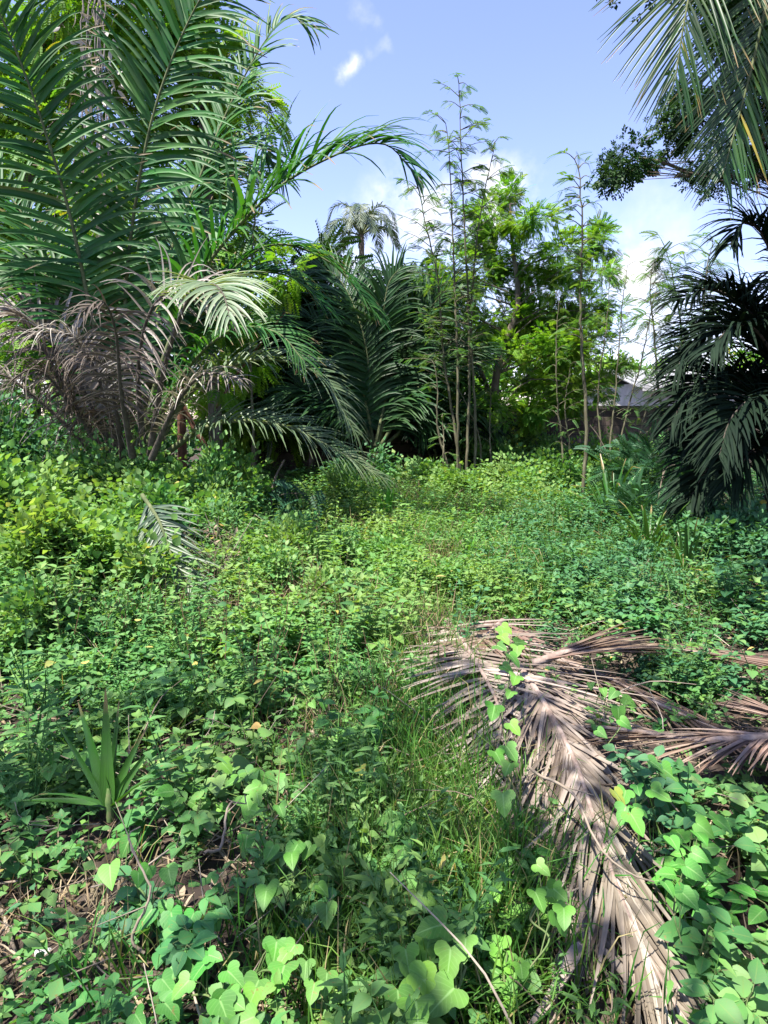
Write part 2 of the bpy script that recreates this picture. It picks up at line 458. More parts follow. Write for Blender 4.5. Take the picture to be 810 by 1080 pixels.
M['strap_bright'] = leaf_mat('bright_strap_leaf', [(.08, .26, .03), (.11, .32, .035), (.16, .36, .05)], transl=.4, rough=.4, rib_amt=.2)
M['litter'] = leaf_mat('fallen_leaf', [(.06, .04, .028), (.12, .085, .055), (.20, .15, .10), (.30, .24, .17)], odd=(.42, .32, .09), odd_from=.97, transl=.05, tcol=(1, .9, .6), rough=.7, spec=.15, rib_amt=.2)
M['soil'] = rough_mat('dark_soil', [(.020, .015, .012), (.042, .031, .025), (.085, .064, .052)], scale=5, detail=10, bump=.6)
M['bark'] = rough_mat('grey_brown_bark', [(.05, .04, .03), (.13, .105, .085), (.22, .19, .155)], scale=14, stretch=(1, 1, .25), bump=.5)
M['bark_red'] = rough_mat('red_brown_bark', [(.06, .03, .02), (.13, .062, .04), (.22, .12, .08)], scale=12, stretch=(1, 1, .3), bump=.5)
M['stem'] = rough_mat('green_grey_stem', [(.06, .055, .035), (.12, .11, .07), (.19, .18, .12)], scale=20, stretch=(1, 1, .2), bump=.2)
M['herb_stem'] = rough_mat('herb_stem', [(.05, .10, .03), (.10, .15, .05), (.14, .13, .07)], scale=30, bump=0)
M['red_stem'] = rough_mat('reddish_stem', [(.09, .05, .03), (.16, .09, .055), (.20, .15, .08)], scale=30, bump=0)
M['twig'] = rough_mat('dry_twig', [(.10, .075, .055), (.21, .17, .13), (.33, .28, .22)], scale=18, bump=.2, tint=.5)
M['rachis'] = rough_mat('green_rachis', [(.05, .07, .03), (.10, .12, .055), (.17, .18, .09)], scale=12, bump=.1)
M['rachis_dry'] = rough_mat('dry_rachis', [(.13, .09, .07), (.24, .18, .15), (.36, .29, .25)], scale=16, bump=.25)
M['rachis_dark'] = rough_mat('dark_rachis', [(.035, .03, .025), (.07, .06, .05), (.12, .10, .085)], scale=12, bump=.2)
M['cloud_grey'] = rough_mat('weathered_sheet', [(.24, .24, .245), (.31, .31, .315), (.38, .38, .38)], scale=2.5, bump=.05, rough=.6)
M['plaster'] = rough_mat('pale_plaster', [(.33, .32, .31), (.42, .41, .39), (.5, .48, .46)], scale=2, bump=.1)
M['husk'] = rough_mat('red_husk', [(.16, .075, .05), (.30, .15, .10), (.42, .25, .18)], scale=9, bump=.4)
M['fibre'] = rough_mat('palm_boot', [(.03, .022, .016), (.075, .055, .04), (.13, .10, .075)], scale=15, bump=.7)


def block_wall_mat():
    m, t = new_mat('weathered_block_wall')
    co = nd(t, 'ShaderNodeTexCoord')
    mp = nd(t, 'ShaderNodeMapping'); mp.inputs['Rotation'].default_value = (math.pi / 2, 0, 0)
    t.links.new(co.outputs['Object'], mp.inputs['Vector'])
    br = nd(t, 'ShaderNodeTexBrick')
    br.inputs['Color1'].default_value = (.085, .065, .055, 1); br.inputs['Color2'].default_value = (.12, .095, .08, 1); br.inputs['Mortar'].default_value = (.05, .042, .036, 1)
    br.inputs['Scale'].default_value = 1; br.inputs['Brick Width'].default_value = .45; br.inputs['Row Height'].default_value = .23; br.inputs['Mortar Size'].default_value = .012
    t.links.new(mp.outputs[0], br.inputs['Vector'])
    nz = nd(t, 'ShaderNodeTexNoise'); nz.inputs['Scale'].default_value = 1.3; nz.inputs['Detail'].default_value = 8
    t.links.new(co.outputs['Object'], nz.inputs['Vector'])
    c = mixc(t, 1.0, br.outputs['Color'], ramp(t, [(.35, .33, .32), (1.2, 1.15, 1.1)], nz.outputs['Fac'], [.35, .7]), 'MULTIPLY')
    b = nd(t, 'ShaderNodeBsdfPrincipled'); t.links.new(c, b.inputs['Base Color']); b.inputs['Roughness'].default_value = .95
    bp = nd(t, 'ShaderNodeBump'); bp.inputs['Strength'].default_value = .5; bp.inputs['Distance'].default_value = .02
    t.links.new(br.outputs['Fac'], bp.inputs['Height']); bp.invert = True; t.links.new(bp.outputs[0], b.inputs['Normal'])
    o = nd(t, 'ShaderNodeOutputMaterial'); t.links.new(b.outputs[0], o.inputs[0])
    return m


M['wall'] = block_wall_mat()

# ------------------------------------------------------------------ the setting: ground, wall, house
def ground_sheet():
    def axis(lo, hi, near, far):
        a = np.concatenate((-np.geomspace(near, far, 14)[::-1] + lo, np.linspace(lo, hi, 130), np.geomspace(near, far, 14) + hi))
        return np.unique(a)
    xs = axis(-12, 12, 1, 900); ys = axis(-3, 26, 1, 900)
    X, Y = np.meshgrid(xs, ys)
    V = np.stack((X, Y, gz(X, Y)), -1).reshape(-1, 3)
    nx = len(xs); i, j = np.meshgrid(np.arange(nx - 1), np.arange(len(ys) - 1))
    a = (j * nx + i).ravel()
    acc = Acc(); acc.add(V, np.stack((a, a + 1, a + nx + 1, a + nx), 1))
    tag(mk('ground', acc, M['soil']), 'dark brown soil under the weeds', kind='structure')


ground_sheet()

WALL_Y = 17.2
wr = thing('boundary_wall', 'low dark weathered block wall running behind the saplings and palms', 'wall', (0, WALL_Y, 0))
a = Acc(); box(a, (-4.5, WALL_Y, -.3), (26, WALL_Y + .2, 1.80)); mk('masonry', a, M['wall'], wr, (0, WALL_Y, 0), smooth=False)
a = Acc(); box(a, (-4.55, WALL_Y - .05, 1.803), (26.05, WALL_Y + .25, 1.89)); mk('coping', a, M['rachis_dark'], wr, (0, WALL_Y, 0), smooth=False)

hb = (15.0, 30, 0)
hr = thing('house', 'pale grey low house with sheet roof seen over the wall at right', 'house', hb)
a = Acc(); box(a, (10.4, 27, -.2), (25, 35, 3.0)); mk('wall', a, M['plaster'], hr, hb, smooth=False)
a = Acc()
xs = np.linspace(10.0, 25.6, 209); zr = 0.02 * np.sin((xs - 10.0) / .15 * 2 * math.pi / 2)
rows = [(26.5, 2.72), (31, 3.72), (35.5, 2.72)]
V = []
for dz in (0, -.03):
    for (yy, zz) in rows: V += [(x, yy, zz + z + dz + .05) for x, z in zip(xs, zr)]
n = len(xs); fq = []
for blk in (0, 3):
    for r in range(2):
        for k in range(n - 1):
            b0 = (blk + r) * n + k; fq.append((b0, b0 + 1, b0 + n + 1, b0 + n))
for k in range(n - 1):
    for r in (0, 2): fq.append((r * n + k, r * n + k + 1, (r + 3) * n + k + 1, (r + 3) * n + k))
a.add(V, fq); mk('roof', a, M['cloud_grey'], hr, hb)
a = Acc(); box(a, (10.15, 26.42, 2.62), (25.5, 26.47, 2.80)); mk('fascia', a, M['plaster'], hr, hb, smooth=False)
for wx in (12.6, 16.5, 20.4):
    a = Acc(); box(a, (wx, 26.94, 1.1), (wx + 1.3, 26.99, 2.2)); wo = mk('window', a, M['rachis_dark'], hr, hb, smooth=False)
    a = Acc()
    for k in (0, .63, 1.26): box(a, (wx - .03 + k, 26.90, 1.08), (wx + .05 + k, 26.937, 2.22))
    mk('frame', a, M['plaster'], wo, hb, smooth=False)


# ------------------------------------------------------------------ palms
def make_frond(ctrl, n=70, L=1.0, w=.04, face=(0, 0, 1), droop=.8, ang=(68, 28), vee=22, rag=9, stalk=.18, seg=6, r0=.028, rnd=None,
               ground=None, curl=.06, fold=.25, sides=(1, -1), lens=None, power=1.3, missing=.04, rbase=None, tilt_side=0.0):
    """one pinnate frond: (leaflets, rachis)"""
    c = spline(ctrl, 60)
    if ground is not None: c[:, 2] = np.maximum(c[:, 2], gz(c[:, 0], c[:, 1]) + ground + .01)
    t = nrm(np.gradient(c, axis=0))
    lf, rc = Acc(), Acc()
    face = np.asarray(face, float)
    for sgn in sides:
        u = np.linspace(stalk, .995, n) + rng.normal(0, .003, n); u = np.clip(u, 0, 1)
        keep = rng.random(n) > missing; u = u[keep]; m = len(u)
        b = np.stack([np.interp(u, np.linspace(0, 1, 60), c[:, k]) for k in range(3)], 1)
        tt = nrm(np.stack([np.interp(u, np.linspace(0, 1, 60), t[:, k]) for k in range(3)], 1))
        f = nrm(face - (tt @ face)[:, None] * tt); s = np.cross(tt, f) * sgn
        v = (u - stalk) / (1 - stalk)
        al = np.radians(ang[0] + (ang[1] - ang[0]) * v + rng.normal(0, rag * .6, m))
        be = np.radians(vee * (1 - .3 * v) + rng.normal(0, rag, m))
        d0 = np.cos(al)[:, None] * tt + np.sin(al)[:, None] * (np.cos(be)[:, None] * s + np.sin(be)[:, None] * f)
        ln = L * (.38 + .62 * np.sin(math.pi * np.clip(.14 + .72 * v, 0, 1)) ** .8) * (1 - .45 * v ** 4) * rng.uniform(.86, 1.1, m)
        if lens is not None: ln = ln * (lens[0] if sgn > 0 else lens[1])
        g = None
        if ground is not None: g = ground + rng.uniform(0, .035, m)
        ww = w * rng.uniform(.75, 1.2, m) * (1 - .4 * v ** 2)
        strips(lf, b, d0, ln, ww, droop * rng.uniform(.6, 1.4, m), seg, nrm(f + tt * .35), fold * 1.0,
               None if rnd is None else np.clip(rng.normal(rnd, .22, m), 0, 1), None, g, curl, power)
    tube(rc, c, [r0 * 1.7 if rbase is None else rbase, r0, r0 * .6, r0 * .22], 6)
    return lf, rc


def add_frond(parent, org, ctrl, mat, rmat, name='frond', label=None, **k):
    lf, rc = make_frond(ctrl, **k)
    o = mk(name, lf, mat, parent, org)
    mk('rachis', rc, rmat, o, org)
    if label: o['label'] = label
    return o


def px_pts(lst, Y=None):
    return [P(p[0], p[1], p[2] if len(p) > 2 else Y) for p in lst]


def palm_trunk(parent, org, pts, r, mat, name='trunk'):
    a = Acc(); c = spline(pts, 40)
    tube(a, c, r, 12)
    V, Fq, T = a.arrays()
    ring = (np.arange(len(V)) // 12) % 2
    cc = np.repeat(c, 12, 0)
    V = cc + (V - cc) * (1 + .10 * ring[:, None])
    return mk(name, (V, Fq, T), mat, parent, org)


# --- the big oil palm at left
B = on_ground(140, 9.4)
lp = thing('oil_palm', 'large oil palm at left with long upright dark green fronds and withered grey ones', 'palm tree', B)
palm_trunk(lp, B, [B + (0, 0, -.1), B + (0, 0, .35), B + (0.02, 0, .8)], [.34, .32, .22], M['fibre'])
C0 = (140, 478, 9.4)
FR = [  # control pixels with depths, facing, length, mat
    ([(128, 478, 9.4), (96, 330, 9.3), (72, 220, 9.1), (38, 110, 8.8), (0, 15, 8.5), (-50, -80, 8.1)], (.25, -1, .1), dict(n=78, L=1.3, w=0.090, droop=.75, vee=8, ang=(74, 44), seg=8)),
    ([(140, 478, 9.4), (132, 340, 9.4), (140, 235, 9.3), (162, 120, 9.1), (200, 20, 8.9), (250, -60, 8.6)], (-.1, -1, .1), dict(n=80, L=1.45, w=0.094, droop=.8, vee=6, ang=(76, 44), seg=8)),
    ([(150, 470, 9.4), (172, 380, 9.2), (215, 285, 9.0), (285, 205, 8.8), (355, 163, 8.6), (405, 152, 8.5), (436, 182, 8.4)], (0, -.45, 1), dict(n=66, L=1.3, w=0.081, droop=1.0, vee=36, rag=14, ang=(60, 28), stalk=.28)),
    ([(155, 475, 9.7), (205, 340, 9.9), (275, 262, 10.1), (345, 275, 10.2), (403, 338, 10.2)], (0, -.3, 1), dict(n=68, L=.9, w=0.074, droop=1.0, vee=22)),
    ([(160, 480, 9.2), (205, 410, 9.0), (270, 380, 8.8), (335, 395, 8.7), (374, 455, 8.7)], (0, -.3, 1), dict(n=68, L=.85, w=0.043, droop=.9, vee=25, mat='palm_pale')),
    ([(165, 485, 9.1), (225, 448, 8.8), (295, 448, 8.6), (355, 475, 8.5), (405, 505, 8.5)], (0, -.3, 1), dict(n=66, L=.75, w=0.039, droop=.9, vee=22, mat='palm_pale')),
    ([(120, 478, 9.3), (75, 390, 9.0), (25, 335, 8.7), (-45, 345, 8.3)], (.1, -.5, 1), dict(n=64, L=.95, w=0.074, droop=.9, mat='palm_grey')),
    ([(150, 478, 9.8), (172, 320, 10.1), (210, 190, 10.4), (258, 80, 10.6), (300, 20, 10.7), (330, 30, 10.7)], (-.4, -1, .5), dict(n=72, L=1.05, w=0.081, droop=.9, vee=14)),
    ([(120, 478, 9.7), (70, 330, 10.0), (20, 220, 10.3), (-50, 150, 10.6)], (.5, -.8, .6), dict(n=68, L=1.1, w=0.081, droop=.7, vee=12)),
    ([(148, 480, 9.7), (182, 380, 10.2), (235, 300, 10.8), (300, 290, 11.2), (350, 330, 11.4)], (0, -.5, 1), dict(n=66, L=.95, w=0.074, droop=.9)),
    ([(145, 480, 9.6), (165, 350, 9.9), (185, 250, 10.2), (222, 170, 10.5), (268, 150, 10.7), (300, 190, 10.8)], (-.2, -.9, .7), dict(n=70, L=1.0, w=0.074, droop=.9, vee=14)),
    ([(150, 480, 9.3), (190, 400, 8.9), (240, 350, 8.5), (290, 350, 8.2), (320, 380, 8.0)], (0, -.4, 1), dict(n=64, L=.85, w=0.044, droop=.9, vee=20)),
    ([(130, 480, 9.4), (105, 380, 9.3), (60, 300, 9.2), (15, 290, 9.1), (-30, 330, 9)], (.3, -.8, .8), dict(n=66, L=.95, w=0.074, droop=1.0, vee=14)),
]
for pts, face, k in FR:
    mt = k.pop('mat', 'palm'); lab = None
    if mt == 'palm_pale': lab = 'pale drooping frond low on the right of the palm'
    if mt == 'palm_grey': lab = 'withered grey frond on the left of the palm'
    add_frond(lp, B, px_pts(pts), M[mt], M['rachis'] if mt != 'palm_grey' else M['rachis_dark'], label=lab, face=face, **k)
DEAD = [
    ([(152, 480, 8.6), (146, 400, 8.1), (156, 335, 7.7), (186, 302, 7.5), (222, 310, 7.3), (246, 332, 7.2)], 'palm_grey', 'withered grey frond arching over the middle of the palm', dict(n=46, L=.62, w=.034, droop=1.15, ang=(88, 40), face=(.1, -1, .35), stalk=.3)),
    ([(158, 480, 8.4), (172, 395, 7.9), (190, 335, 7.5), (208, 306, 7.1), (224, 300, 6.6), (236, 312, 6.1), (242, 335, 5.8)], 'palm_fan', 'pale fan shaped frond tip bending toward the viewer', dict(n=34, L=.72, w=.055, droop=.9, stalk=.55, vee=18, ang=(75, 20), missing=.0)),
    ([(140, 482, 8.3), (128, 415, 7.8), (122, 350, 7.4), (108, 318, 7.1), (85, 330, 6.9)], 'palm_brown', 'withered brown frond hanging in front of the petioles', dict(n=44, L=.6, w=.028, droop=1.3, ang=(85, 40), face=(.1, -1, .35), stalk=.3)),
    ([(160, 484, 8.2), (184, 430, 7.8), (214, 395, 7.4), (250, 400, 7.1)], 'palm_grey', 'withered grey frond sagging low on the right', dict(n=40, L=.6, w=.028, droop=1.5, stalk=.2)),
    ([(112, 482, 9.0), (72, 415, 8.6), (30, 350, 8.3), (-12, 365, 8.0)], 'palm_brown', 'dead grey frond sagging at the left edge', dict(n=46, L=.95, w=.03, droop=2.0)),
    ([(115, 485, 8.8), (80, 435, 8.4), (40, 390, 8.0), (0, 410, 7.8)], 'palm_brown', 'dead brown frond low in the tangle', dict(n=46, L=1.0, w=.026, droop=2.2)),
    ([(125, 485, 8.9), (108, 410, 8.6), (80, 358, 8.3), (40, 350, 8.0)], 'palm_grey', 'grey dead frond hanging left of the petioles', dict(n=46, L=.9, w=.028, droop=2.0)),
    ([(130, 485, 8.8), (122, 430, 8.4), (108, 385, 8.2), (80, 375, 8.0)], 'palm_brown', 'short dead frond in front of the petioles', dict(n=50, L=.9, w=.026, droop=2.2)),
    ([(105, 485, 9.2), (50, 430, 9.0), (-10, 390, 8.8), (-60, 410, 8.6)], 'palm_grey', 'dead frond collapsed to the left', dict(n=40, L=.9, w=.028, droop=2.0)),
]
for pts, mt, lab, k in DEAD:
    add_frond(lp, B, px_pts(pts), M[mt], M['rachis_dark'], name='dead_frond', label=lab, curl=.4 if mt != 'palm_fan' else .08, rag=20 if mt != 'palm_fan' else 6, seg=8, **{'face': (0, -.3, 1), **k})

# --- oil palm in the middle distance
B = on_ground(395, 14.5)
mp_ = thing('oil_palm', 'dark oil palm in the middle, between the large left palm and the slender saplings', 'palm tree', B)
palm_trunk(mp_, B, [B + (0, 0, -.1), B + (0, 0, .5), B + (0, 0, .9)], [.32, .3, .2], M['fibre'])
for pts, k in [
    ([(392, 470), (388, 380), (374, 325), (352, 288), (325, 285)], dict(face=(.3, -1, .5))),
    ([(398, 470), (400, 380), (404, 335), (410, 300), (424, 282)], dict(face=(0, -1, .3))),
    ([(400, 470), (420, 385), (450, 332), (472, 306), (490, 306)], dict(face=(-.3, -1, .6))),
    ([(400, 472), (440, 410), (485, 372), (520, 372)], dict(face=(-.2, -.6, 1))),
    ([(388, 470), (360, 390), (335, 340), (305, 330)], dict(face=(.2, -.8, 1))),
    ([(390, 472), (350, 430), (318, 412), (290, 430)], dict(face=(.2, -.6, 1))),
    ([(400, 474), (445, 440), (490, 432), (520, 455)], dict(face=(0, -.5, 1))),
    ([(395, 470), (380, 400), (365, 350), (350, 330)], dict(face=(.2, -1, .4))),
    ([(396, 470), (412, 400), (430, 350), (440, 330)], dict(face=(-.2, -1, .4))),
    ([(394, 474), (380, 440), (362, 428), (345, 455)], dict(face=(0, -.6, 1))),
    ([(396, 474), (410, 435), (432, 420), (452, 450)], dict(face=(0, -.6, 1))),
]:
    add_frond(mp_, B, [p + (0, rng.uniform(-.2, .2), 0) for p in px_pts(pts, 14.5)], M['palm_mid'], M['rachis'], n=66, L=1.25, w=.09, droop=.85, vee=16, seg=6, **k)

B = on_ground(462, 15.8)
mp2 = thing('oil_palm', 'small dark oil palm squatting in deep shade under the leafy tree', 'palm tree', B)
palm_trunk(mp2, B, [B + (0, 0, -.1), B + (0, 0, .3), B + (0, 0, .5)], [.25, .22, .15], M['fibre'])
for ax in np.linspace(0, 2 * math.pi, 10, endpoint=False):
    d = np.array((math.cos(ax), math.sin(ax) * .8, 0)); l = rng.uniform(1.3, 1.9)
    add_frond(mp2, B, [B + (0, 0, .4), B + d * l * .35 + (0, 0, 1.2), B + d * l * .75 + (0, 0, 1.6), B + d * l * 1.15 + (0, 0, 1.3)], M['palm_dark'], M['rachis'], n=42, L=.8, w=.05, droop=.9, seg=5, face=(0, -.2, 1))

# --- oil palm at the right edge, in shade
B = np.array((5.2, 8.3, float(gz(5.2, 8.3))))
rp = thing('oil_palm', 'dark shaded oil palm at the right edge, its ragged fronds reaching left', 'palm tree', B)
palm_trunk(rp, B, [B + (0, 0, -.1), B + (0, 0, .6), B + (-.02, 0, 1.3)], [.36, .34, .24], M['fibre'])
RF = [
    [(835, 470, 8.3), (812, 370, 8.1), (775, 325, 7.9), (735, 305, 7.7), (697, 318, 7.5)],
    [(835, 470, 8.3), (805, 385, 8.0), (765, 350, 7.8), (725, 355, 7.6), (695, 388, 7.5)],
    [(835, 475, 8.3), (795, 420, 8.0), (750, 398, 7.7), (712, 412, 7.5), (690, 445, 7.4)],
    [(838, 465, 8.3), (828, 340, 8.2), (800, 255, 8.0), (775, 235, 7.8), (758, 258, 7.7)],
    [(838, 480, 8.3), (790, 450, 8.0), (742, 440, 7.8), (705, 470, 7.6)],
    [(838, 490, 8.3), (785, 480, 7.9), (738, 490, 7.6), (708, 530, 7.4)],
    [(838, 470, 8.3), (820, 400, 7.7), (790, 350, 7.2), (760, 345, 6.9), (735, 370, 6.7)],
    [(838, 480, 8.3), (820, 440, 7.5), (790, 420, 7.0), (760, 440, 6.7), (745, 480, 6.5)],
    [(838, 490, 8.2), (815, 480, 7.4), (785, 475, 6.9), (760, 510, 6.7)],
    [(838, 465, 8.4), (845, 330, 8.6), (830, 240, 8.8), (800, 190, 9)],
    [(838, 470, 8.5), (800, 370, 9.0), (770, 320, 9.4), (740, 330, 9.8), (720, 370, 10)],
    [(838, 475, 8.6), (790, 420, 9.2), (745, 410, 9.7), (715, 440, 10)],
    [(845, 470, 8.3), (860, 380, 7.8), (850, 310, 7.2), (830, 300, 6.7)],
    [(845, 480, 8.2), (870, 440, 7.5), (860, 420, 6.9), (830, 440, 6.4)],
    [(850, 470, 8.5), (900, 380, 8.8), (950, 330, 9), (1000, 350, 9)],
    [(850, 470, 8.4), (900, 420, 8.0), (950, 400, 7.6), (1000, 440, 7.3)],
    [(838, 490, 8.5), (800, 470, 9.0), (765, 470, 9.3), (735, 505, 9.5)],
]
for pts in RF:
    pts = [(842 + (a_ - 838) * (.9 if a_ < 838 else 1), b_, c_) for a_, b_, c_ in pts]
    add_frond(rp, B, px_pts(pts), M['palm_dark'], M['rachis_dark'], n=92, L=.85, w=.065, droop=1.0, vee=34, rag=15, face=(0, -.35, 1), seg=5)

# --- coconut palm beside the viewer: its hanging fronds fill the top right corner
CB = np.array((5.0, 3.2, float(gz(5.0, 3.2))))
CT = np.array((2.75, 4.5, 5.35))
cp = thing('coconut_palm', 'leaning coconut palm, fronds darkened as if backlit, hanging down into the top right corner', 'palm tree', CB)
palm_trunk(cp, CB, [CB + (0, 0, -.1), CB + (-.2, .15, 1.3), CB + (-1.0, .6, 3.4), CT], [.20, .15, .12, .11], M['bark'])
CF = [
    [CT, P(775, -120, 4.3), P(738, -50, 4.1), P(724, 10, 4.0), P(712, 85, 3.95)],
    [CT, P(835, -90, 4.4), P(812, -10, 4.35), P(788, 90, 4.3), P(762, 185, 4.2)],
    [CT, P(870, -60, 4.6), P(858, 30, 4.7), P(842, 130, 4.8)],
]
for k, pts in enumerate(CF):
    add_frond(cp, CB, pts, M['coco'], M['rachis'], n=[66, 88, 60][k], L=[.78, .7, .6][k], w=.024, droop=.3, vee=-4, rag=5, ang=(60, 20), face=(-.15, -1, .35), stalk=.2, seg=6, r0=.014, curl=.04)
for ax, el in [(280, .7), (315, .5), (345, .8), (15, .5), (60, .6), (110, .8), (30, 1.4), (290, 1.3)]:
    a_ = math.radians(ax); d = np.array((math.cos(a_), math.sin(a_), 0)); l = rng.uniform(2.6, 3.2)
    if 70 < ax < 200: l *= .62; el += .9
    add_frond(cp, CB, [CT, CT + d * l * .3 + (0, 0, el * .9), CT + d * l * .65 + (0, 0, el * 1.0), CT + d * l * .95 + (0, 0, el * .4 - .3)], M['coco'], M['rachis'], n=70, L=.75, w=.034, droop=.7, vee=5, rag=6, face=(0, 0, 1), seg=5, r0=.014)

# --- far coconut palm over the middle
B = np.array((-1.55, 42.0, 0.0)); T_ = P(381, 248, 42)
fc = thing('coconut_palm', 'small far off coconut palm standing against the sky', 'palm tree', B)
palm_trunk(fc, B, [B, (B + T_) / 2 + (.2, 0, 0), T_], [.24, .18, .15], M['bark'])
for ax in np.linspace(0, 2 * math.pi, 16, endpoint=False):
    ax += rng.normal(0, .1); up = rng.uniform(-.4, 1.9); l = rng.uniform(2.1, 2.9)
    d = np.array((math.cos(ax), math.sin(ax), 0))
    add_frond(fc, B, [T_, T_ + d * l * .35 + (0, 0, up * .8 + .25), T_ + d * l * .75 + (0, 0, up * .9), T_ + d * l * 1.0 + (0, 0, up * .5 - .8)], M['palm_frond'], M['rachis'], n=50, L=.8, w=.085, droop=1.1, vee=4, seg=3, face=(0, 0, 1), r0=.03)


# ------------------------------------------------------------------ trees
def pinnate(pairs=8, ll=.26, lw=.09, droop=-.25, endl=True):
    V, Fq, T = [], [], []
    for i in range(pairs):
        y = .15 + .8 * i / (pairs - 1); l = ll * (1 - .35 * (i / (pairs - 1)) ** 2)
        for s in (-1, 1):
            b = np.array((0, y, droop * y * y)); d = nrm(np.array((s * .85, .5, -.12))); e = nrm(np.array((-s * .5, .85, .1)))
            k = len(V)
            V += [b, b + d * l * .5 + e * lw * .5, b + d * l, b + d * l * .5 - e * lw * .5]
            Fq.append((k, k + 1, k + 2, k + 3)); T += [(.5, y)] * 4
    k = len(V); w = .012
    V += [(-w, 0, 0), (w, 0, 0), (w * .5, 1, droop), (-w * .5, 1, droop)]; Fq.append((k, k + 1, k + 2, k + 3)); T += [(0, .5)] * 4
    return np.array(V, float), np.array(Fq), np.array(T, float)


SPRAY = pinnate(8, .28, .13)
SPRAY_FINE = pinnate(9, .24, .10, -.3)
SPRAY_LONG = pinnate(12, .22, .075, -.45)


def leaf_bunch(n=7, leaf=LEAF_FAR, ls=.42):
    a = Acc()
    y = np.linspace(.1, .7, n); th = np.arange(n) * 2.4
    pos = np.stack((np.zeros(n), y, np.zeros(n)), 1)
    D = np.stack((np.cos(th), np.full(n, .7), np.sin(th) * .7), 1)
    put_leaves(a, leaf, pos, D, ls, .3)
    V, Fq, T = a.arrays()
    return V, Fq, T[:, 2:]


BUNCH = leaf_bunch()
BUNCH_BIG = leaf_bunch(6, LEAF_OVAL, .6)


def crown_fill(acc, centre, r, n, tmpl, size, squash=.8, sub=6, droop=.35, R0=.5):
    cs = centre + rng.normal(0, .48, (sub, 3)) * r * (1, 1, squash)
    k = rng.integers(0, sub, n)
    pos = cs[k] + rng.normal(0, .25, (n, 3)) * r * (1, 1, squash)
    D = nrm(pos - centre + rng.normal(0, .35 * r, (n, 3))) + np.array((0, 0, -droop))
    put_leaves(acc, tmpl, pos, D, size * rng.uniform(.6, 1.25, n), .35, R=np.clip(rng.normal(R0, .2, n) + .12 * rng.normal(0, 1, sub)[k], 0, 1))
    return cs


def make_tree(name, label, cat, trunk, tr, clumps, leaf, tmpl, size, per, bark, extra=(), group=None, limb=.03, droop=.35, sub=6, R0=.5, squash=.8):
    base = trunk[0]; org = np.array((base[0], base[1], float(gz(base[0], base[1]))))
    t = thing(name, label, cat, org, group)
    wood, cr = Acc(), Acc()
    c = spline(trunk, 30); tube(wood, c, tr, 8)
    for pts, rr in extra: tube(wood, spline(pts, 18), rr, 6)
    for (ce, r) in clumps:
        # a limb leaves the trunk below the clump
        cand = c[c[:, 2] < ce[2] - .25 * np.hypot(ce[0] - c[:, 0], ce[1] - c[:, 1])]
        q = c[6:] if len(cand) < 3 else cand
        st = q[np.argmin(((q - ce) ** 2).sum(1))]
        mid = (st + ce) / 2 + rng.normal(0, .1, 3) * np.linalg.norm(ce - st) + (0, 0, .08 * np.linalg.norm(ce - st))
        lk = limb * min(1.0, r / .7)
        tube(wood, spline([st, mid, ce], 10), [lk, lk * .65, lk * .3], 5)
        cs = crown_fill(cr, ce, r, int(per * (r / .7) ** 2), tmpl, size, squash, sub, droop, R0)
        for s in cs: tube(wood, spline([mid * .4 + ce * .6, s], 4), [lk * .35, lk * .12], 4)
    mk('trunk', wood, bark, t, org); mk('crown', cr, leaf, t, org)
    return t


def cl(lst, Y, jit=.5):
    return [(P(x, y, Y + rng.uniform(-jit, jit)), r / F_PX * Y) for x, y, r in lst]


# bright leafy tree in the middle
YT = 15.5
make_tree('leafy_tree', 'bright green leafy tree with dark forked trunk behind the slender saplings', 'tree',
          [on_ground(520, YT) + (0, 0, -.1), P(521, 425, YT), P(528, 375, YT), P(546, 320, YT), P(540, 255, YT), P(538, 215, YT)], [.12, .10, .08, .06, .02],
          cl([(538, 208, 18), (518, 232, 22), (562, 232, 20), (500, 250, 16), (590, 270, 24), (628, 255, 20), (634, 285, 15), (560, 288, 26), (503, 300, 26),
              (472, 322, 24), (452, 302, 20), (612, 322, 24), (543, 340, 26), (482, 372, 28), (585, 372, 26), (622, 365, 20), (602, 410, 22),
              (470, 425, 24), (440, 350, 24), (430, 400, 24), (560, 430, 22), (595, 430, 20), (630, 410, 16), (540, 375, 24), (510, 345, 24), (565, 330, 22), (595, 345, 20), (480, 285, 18), (590, 300, 18), (520, 268, 20), (640, 330, 15), (648, 385, 15), (560, 395, 20), (520, 430, 20)], YT, 1.0),
          M['tree'], SPRAY, .18, 1350, M['bark'], sub=9, R0=.66, droop=.12, limb=.035,
          extra=[([P(524, 390, YT), P(560, 360, YT), P(600, 335, YT), P(622, 320, YT)], [.06, .045, .02]), ([P(521, 425, YT), P(500, 370, YT + .3), P(492, 320, YT + .3)], [.06, .04, .02])])
